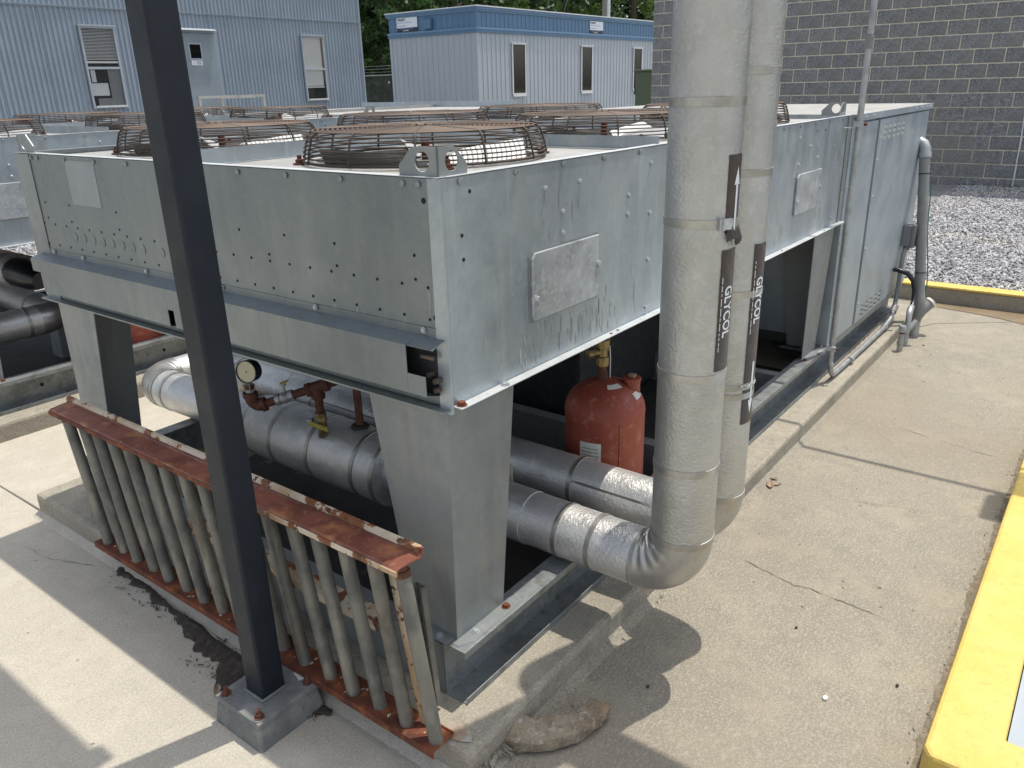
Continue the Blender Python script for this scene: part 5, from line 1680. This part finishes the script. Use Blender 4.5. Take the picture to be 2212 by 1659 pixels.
part("sign_symbol", MB().add([(7.030, BY - .0568, 2.172), (7.058, BY - .0568, 2.172), (7.058, BY - .0568, 2.180), (7.030, BY - .0568, 2.180), (7.045, BY - .0568, 2.184), (7.050, BY - .0568, 2.184), (7.062, BY - .0568, 2.205), (7.057, BY - .0568, 2.206)], [(0, 1, 2, 3), (4, 5, 6, 7)]), "sign_grey", dr, fix=False)

hr = thing("handrail", "pale square-tube handrail in front of the metal building's door", "handrail", (7.0, 11.0, .07))
bar = lambda a_, b_, r=.018: MB().tube([a_, b_], r * 1.3, 4)
part("top_bar", MB().box(6.42, 10.98, 1.615, 7.70, 11.02, 1.655), "handrail_steel", hr)
part("post", MB().box(6.425, 10.981, .07, 6.465, 11.019, 1.6145), "handrail_steel", hr)
part("post", MB().box(7.655, 10.981, .07, 7.695, 11.019, 1.6145), "handrail_steel", hr)
part("side_bar", MB().hexa([(7.14, 11.44, 1.60), (7.18, 11.44, 1.60), (7.18, 11.48, 1.60), (7.14, 11.48, 1.60)], [(7.14, 11.44, 1.64), (7.18, 11.44, 1.64), (7.18, 11.48, 1.64), (7.14, 11.48, 1.64)]).box(7.18, 11.441, 1.602, 7.85, 11.479, 1.640), "handrail_steel", hr)
part("post", MB().box(7.141, 11.441, .07, 7.179, 11.479, 1.5995), "handrail_steel", hr)
part("platform", MB().box(6.4, 11.03, .52, 7.75, 11.97, .58), "handrail_steel", hr)

# ------------------------------------------------------------------ grey office trailer with blue fascia
TX, TY = 18.0, 14.69
TE, TL = 18.21, 31.0
tl = thing("office_trailer", "grey office trailer with a bright blue fascia band round its top", "trailer", (TX, TY, .07))
part("core", MB().box(TX + .03, TY + .03, .3, TL, TE - .03, 3.74), "trailer_grey", tl)


def ribbed(ax, a0, a1, z0, z1, at, pitch, out, mt_, parent, gap=None):
    """flat siding sheet whose narrow standing ribs are real; ax 'y' runs along y at x=at."""
    pts = []
    n = max(1, round((a1 - a0) / pitch))
    pt = (a1 - a0) / n
    for k in range(n):
        a_ = a0 + k * pt
        pts += [(a_, 0), (a_ + pt - .055, 0), (a_ + pt - .045, out), (a_ + pt - .015, out), (a_ + pt - .005, 0)]
    pts.append((a1, 0))
    mb = MB()
    f = (lambda p, z: (at - p[1], p[0], z)) if ax == 'y' else (lambda p, z: (p[0], at - p[1], z))
    mb.add([f(p, z0) for p in pts] + [f(p, z1) for p in pts], [(i, i + 1, len(pts) + i + 1, len(pts) + i) for i in range(len(pts) - 1)])
    return mb


ys = [TY + .06 + i * .872 for i in range(5)]
for i in range(4):
    part("end_panel", ribbed('y', ys[i], min(ys[i + 1], TE), .45, 3.16, TX, .218, .018, None, tl), "trailer_grey", tl, fix=False)
    part("end_fascia", ribbed('y', ys[i], min(ys[i + 1], TE), 3.29, 3.71, TX - .012, .218, .014, None, tl), "trailer_blue", tl, fix=False)
xx = TX + .06
while xx < TL - .3:
    part("side_panel", ribbed('x', xx, xx + .864, .45, 3.16, TY, .216, .018, None, tl), "trailer_grey", tl, fix=False)
    part("side_fascia", ribbed('x', xx, xx + .864, 3.29, 3.71, TY - .012, .216, .014, None, tl), "trailer_blue", tl, fix=False)
    xx += .864
part("corner_post", MB().box(TX - .022, TY - .022, .35, TX + .08, TY + .08, 3.15), "trailer_grey", tl, bevel=.006)
part("corner_post", MB().box(TX - .03, TY - .03, 3.29, TX + .07, TY + .07, 3.71), "trailer_blue", tl, bevel=.006)
part("corner_post", MB().box(TX - .022, TE - .08, .35, TX + .08, TE + .02, 3.15), "trailer_grey", tl, bevel=.006)
for z0, z1, o_, m_ in ((3.15, 3.235, .045, "trailer_blue"), (3.236, 3.29, .06, "trailer_blue_light"), (3.71, 3.75, .05, "trailer_blue_light"), (3.751, 3.83, .075, "trailer_blue"), (3.831, 3.862, .095, "trim_white")):
    t_ = part("fascia_trim" if z1 < 3.84 else "roof_edge", MB().box(TX - o_, TY - o_, z0, TX + .05, TE + o_, z1).box(TX + .0501, TY - o_, z0, TL, TY + .05, z1), m_, tl)
part("roof", MB().box(TX + .051, TY + .051, 3.742, TL, TE, 3.85), "trim_white", tl)
part("end_vent", MB().prism([(TX - .03, 3.335), (TX - .12, 3.335), (TX - .12, 3.60), (TX - .03, 3.625)], 'y', 16.36, 16.665), "trailer_blue", tl, bevel=.008)
part("skirt", MB().box(TX + .01, TY + .01, .05, TL, TE - .01, .449), "trailer_grey", tl)
for x0, x1 in ((19.665, 20.285), (23.60, 24.235), (27.24, 27.84)):
    z0, z1, mid = 1.455, 2.855, 2.245
    yo = TY - .05
    w = part("window", MB().box(x0 - .045, yo, z0 - .03, x0, TY - .02, z1 + .03).box(x1, yo, z0 - .03, x1 + .045, TY - .02, z1 + .03).box(x0, yo, z1, x1, TY - .02, z1 + .03), "trim_white", tl)
    part("sill", MB().box(x0 - .02, yo - .012, z0 - .10, x1 + .03, TY - .02, z0 - .001), "trim_white", w)
    part("drip_cap", MB().box(x0 - .10, yo - .02, z1 + .031, x1 + .09, TY - .02, z1 + .055), "trim_white", w)
    part("sash_bar", MB().box(x0, yo + .012, mid - .018, x1, TY - .02, mid + .018), "dark_steel", w)
    part("frame", MB().box(x0, yo + .010, z0, x0 + .035, TY - .02, z1).box(x1 - .035, yo + .010, z0, x1, TY - .02, z1).box(x0 + .035, yo + .010, z1 - .03, x1 - .035, TY - .02, z1).box(x0 + .035, yo + .010, z0, x1 - .035, TY - .02, z0 + .035), "dark_steel", w)
    part("upper_pane", MB().box(x0 + .036, yo + .017, mid + .019, x1 - .036, yo + .021, z1 - .031), "tinted_glass", w)
    part("lower_pane", MB().box(x0 + .036, yo + .017, z0 + .036, x1 - .036, yo + .021, mid - .019), "tinted_glass", w)
    part("room", MB().box(x0, TY - .0255, z0, x1, TY - .0235, z1), "room_dark", w)


def sign(fn, mk):
    """fn maps (u to the right, v up, n outwards) to a point; the board is .87 by .385."""
    def plate(u0, v0, u1, v1, n0, n1):
        return MB().hexa([fn(u0, v0, n0), fn(u1, v0, n0), fn(u1, v1, n0), fn(u0, v1, n0)], [fn(u0, v0, n1), fn(u1, v0, n1), fn(u1, v1, n1), fn(u0, v1, n1)])
    s = part("sign_board", plate(0, 0, .87, .385, 0, .010), "sign_black", tl)
    part("sign_panel", plate(0, .105, .87, .385, .0102, .013), "label_white", s)
    for txt, size, u, v, m_, b_ in (("WILMOT", .088, .035, .300, "sign_black", .004), ("MODULAR STRUCTURES, INC.", .046, .035, .235, "sign_blue", .001), ("See Easy Build Finance", .040, .035, .150, "sign_grey", .001),
                                    ("WILMOTMODULAR.COM", .048, .12, .060, "sign_blue", .001), ("800-966-8883", .044, .25, .012, "label_white", .001)):
        part("lettering", text_mesh(txt, size, "", lambda a_, c_: fn(u + a_, v + c_, .0145), 'LEFT', b_), m_, s, fix=False)


sign(lambda u, v, n: (TX - .032 - n, 17.835 - u, 3.318 + v), 0)
sign(lambda u, v, n: (24.08 + u, TY - .032 - n, 3.300 + v), 1)

# ------------------------------------------------------------------ green cabinet, fence, pole
gb = thing("green_cabinet", "olive green utility cabinet beside the block wall corner", "utility cabinet", (14.2, 7.05, .07))
part("body", MB().box(14.0, 6.62, .07, 14.9, 7.26, 1.885), "box_green", gb, bevel=.012)
part("lid", MB().box(13.97, 6.59, 1.886, 14.93, 7.29, 1.925), "box_green", gb, bevel=.008)
part("hinge", MB().box(13.99, 7.262, 1.45, 14.05, 7.275, 1.60), "dark_steel", gb)
fn_ = thing("chain_link_fence", "chain link fence with barbed wire in the gap left of the trailer", "fence", (20, 21, .07))
part("top_rail", MB().tube([(20.0, 18.6, 2.13), (20.0, 26.0, 2.15)], .022, 10), "fence_wire", fn_, smooth=50)
for y in (18.75, 20.05, 23.2):
    part("post", MB().tube([(20.03, y, 0), (20.03, y, 2.2)], .030, 10), "fence_wire", fn_, smooth=50)
    part("barb_arm", MB().tube([(20.03, y, 2.19), (19.85, y, 2.50)], .014, 6), "fence_wire", fn_)
for k in range(3):
    part("barbed_wire", MB().tube([(19.98 - .06 * k, 18.6, 2.24 + .10 * k), (19.98 - .06 * k, 26, 2.24 + .10 * k)], .006, 5), "fence_wire", fn_)
wm = MB()
pit = .075
nn_ = 0
y = 17.0
while y < 26.0:
    for s in (1, -1):
        # diagonal wire running up
        a_ = (20.0 + .003 * s, y, .07)
        b_ = (20.0 + .003 * s, y + s * 2.06, 2.13)
        lo, hi = min(a_[1], b_[1]), max(a_[1], b_[1])
        if hi > 18.6 and lo < 26 and (19.6 < hi and lo < 22.4):
            wm.tube([a_, b_], .0021, 3, caps=False)
    y += pit
part("wire_mesh", wm, "fence_wire", fn_, fix=False, kind="stuff")
up = thing("utility_pole", "tall pale pole with a white pipe on it behind the trailer", "pole", (35, 20.5, 0))
part("pole", MB().tube([(35, 20.62, 0), (35, 20.60, 11)], [.17, .12], 14), "pole_wood", up, smooth=50)
part("riser_pipe", MB().tube([(34.85, 20.34, 0), (34.85, 20.33, 9)], .085, 12), "trim_white", up, smooth=50)
for k, (y0, y1) in enumerate(((24.3, 21.6), (23.0, 20.9))):
    part("guy_wire", MB().tube([(34.5, y0 + .3, 3.5), (35.0, y1, 10)], .018, 5), "fence_wire", up)

# ------------------------------------------------------------------ trees
LEAFSETS = [("leaf_dark", 0), ("leaf_mid", 1), ("leaf_light", 2)]


def tree(x, y, h, rad, mt_, label, n=5200, seed=0, low=.04, lsize=.17):
    rg = np.random.default_rng(seed)
    t = thing("tree", label, "tree", (x, y, -.3), "trees behind the trailer")
    tm_ = MB().tube([(x, y, -.3), (x + .1, y, h * .3), (x - .1, y + .1, h * .6), (x, y, h * .9)], [.30, .22, .14, .04], 9)
    for q in range(7):
        a_ = rg.uniform(0, 6.28)
        z = h * rg.uniform(.15, .7)
        L_ = rad * rg.uniform(.5, .9)
        tm_.tube([(x, y, z), (x + math.cos(a_) * L_ * .5, y + math.sin(a_) * L_ * .5, z + L_ * .35), (x + math.cos(a_) * L_, y + math.sin(a_) * L_, z + L_ * .5)], [.07, .045, .015], 6)
    part("trunk", tm_, "bark", t, smooth=60)
    nc = 90
    th = rg.uniform(0, 2 * np.pi, nc)
    zz = rg.uniform(low, 1.0, nc)
    prof = np.clip(np.sin(np.pi * np.clip(zz * .80 + .16, 0, 1)), .2, 1)
    rr = rad * prof * np.sqrt(rg.uniform(.25, 1, nc))
    cen = np.stack([np.cos(th) * rr, np.sin(th) * rr, zz * h], 1)
    cs = rg.uniform(.35, .85, nc)
    idx = rg.integers(0, nc, n)
    off = rg.normal(size=(n, 3))
    off /= np.linalg.norm(off, axis=1)[:, None]
    off *= (rg.uniform(.35, 1, n) ** .5 * cs[idx])[:, None] * np.array([1, 1, .7])
    p = cen[idx] + off
    u = rg.normal(size=(n, 3))
    u /= np.linalg.norm(u, axis=1)[:, None]
    w = rg.normal(size=(n, 3)) + np.array([0, 0, .0])
    w -= u * (u * w).sum(1)[:, None]
    w /= np.linalg.norm(w, axis=1)[:, None]
    s = lsize * rg.uniform(.5, 1.25, n)
    quad = np.stack([p - u * s[:, None], p + w * (s * .5)[:, None], p + u * s[:, None], p - w * (s * .5)[:, None]], 1)
    me = bpy.data.meshes.new("crown")
    me.vertices.add(n * 4)
    quad[:, :, 2] += .3
    me.vertices.foreach_set("co", quad.reshape(-1))
    me.loops.add(n * 4)
    me.loops.foreach_set("vertex_index", np.arange(n * 4, dtype=np.int32))
    me.polygons.add(n)
    me.polygons.foreach_set("loop_start", np.arange(0, n * 4, 4, dtype=np.int32))
    me.update()
    me.validate()
    me.materials.append(MATS[mt_])
    c = link("crown", me, t)
    ORG[c.name] = (x, y, -.3)
    return t


tree(25.0, 25.2, 9.5, 2.3, "leaf_dark", "dark leafy tree showing in the gap between building and trailer", 8000, 1)
tree(27.5, 28.6, 11, 2.8, "leaf_dark", "dark tree crowding just left of the trailer's end", 7000, 2)
tree(22.6, 26.6, 8, 1.9, "leaf_mid", "mid green bush-like tree behind the chain link fence", 7000, 3, .0)
tree(30.5, 26.2, 12, 3.0, "leaf_dark", "tall dark tree right above the trailer's left end", 7000, 4)
tree(33.5, 28.0, 12, 3.2, "leaf_mid", "mid green tree above the trailer sign", 7000, 5)
tree(37.5, 28.5, 13, 3.3, "leaf_dark", "dark tree above the trailer's corner", 7000, 6)
tree(40.5, 26.5, 13, 3.2, "leaf_dark", "dark tree left of the pale pole", 7000, 7)
tree(42.5, 23.2, 12, 3.0, "leaf_light", "bright light green tree right of the pale pole", 8000, 8)
tree(45.0, 20.2, 12, 3.0, "leaf_light", "yellow-green tree at the block wall's edge", 8000, 9)
tree(47.5, 29.0, 14, 4.0, "leaf_dark", "broad dark tree deep behind the pale pole", 6000, 10)
tree(32.0, 35.0, 14, 4.2, "leaf_dark", "broad dark tree deep behind the trailer's left half", 6000, 11)
tree(40.0, 35.5, 14, 4.2, "leaf_dark", "broad dark tree deep behind the trailer's middle", 6000, 12)
tree(28.5, 38.0, 14, 4.0, "leaf_dark", "dark tree furthest back in the gap by the fence", 6000, 13)


def woods(name, n, x0, x1, fy, h, seed):
    rg = np.random.default_rng(seed)
    x = rg.uniform(x0, x1, n)
    p = np.stack([x, fy(x) + rg.uniform(0, 7, n), rg.uniform(0, h, n)], 1)
    u = rg.normal(size=(n, 3))
    u /= np.linalg.norm(u, axis=1)[:, None]
    w = rg.normal(size=(n, 3))
    w -= u * (u * w).sum(1)[:, None]
    w /= np.linalg.norm(w, axis=1)[:, None]
    s = rg.uniform(.2, .5, n)[:, None]
    q = np.stack([p - u * s, p + w * s * .6, p + u * s, p - w * s * .6], 1)
    me = bpy.data.meshes.new(name)
    me.vertices.add(n * 4)
    me.vertices.foreach_set("co", q.reshape(-1))
    me.loops.add(n * 4)
    me.loops.foreach_set("vertex_index", np.arange(n * 4, dtype=np.int32))
    me.polygons.add(n)
    me.polygons.foreach_set("loop_start", np.arange(0, n * 4, 4, dtype=np.int32))
    me.update()
    me.validate()
    me.materials.append(MATS["leaf_dark"])
    o = link(name, me)
    o["kind"] = "stuff"


woods("far_woods", 45000, 22, 80, lambda x: 62 - .55 * x + 6, 15, 21)
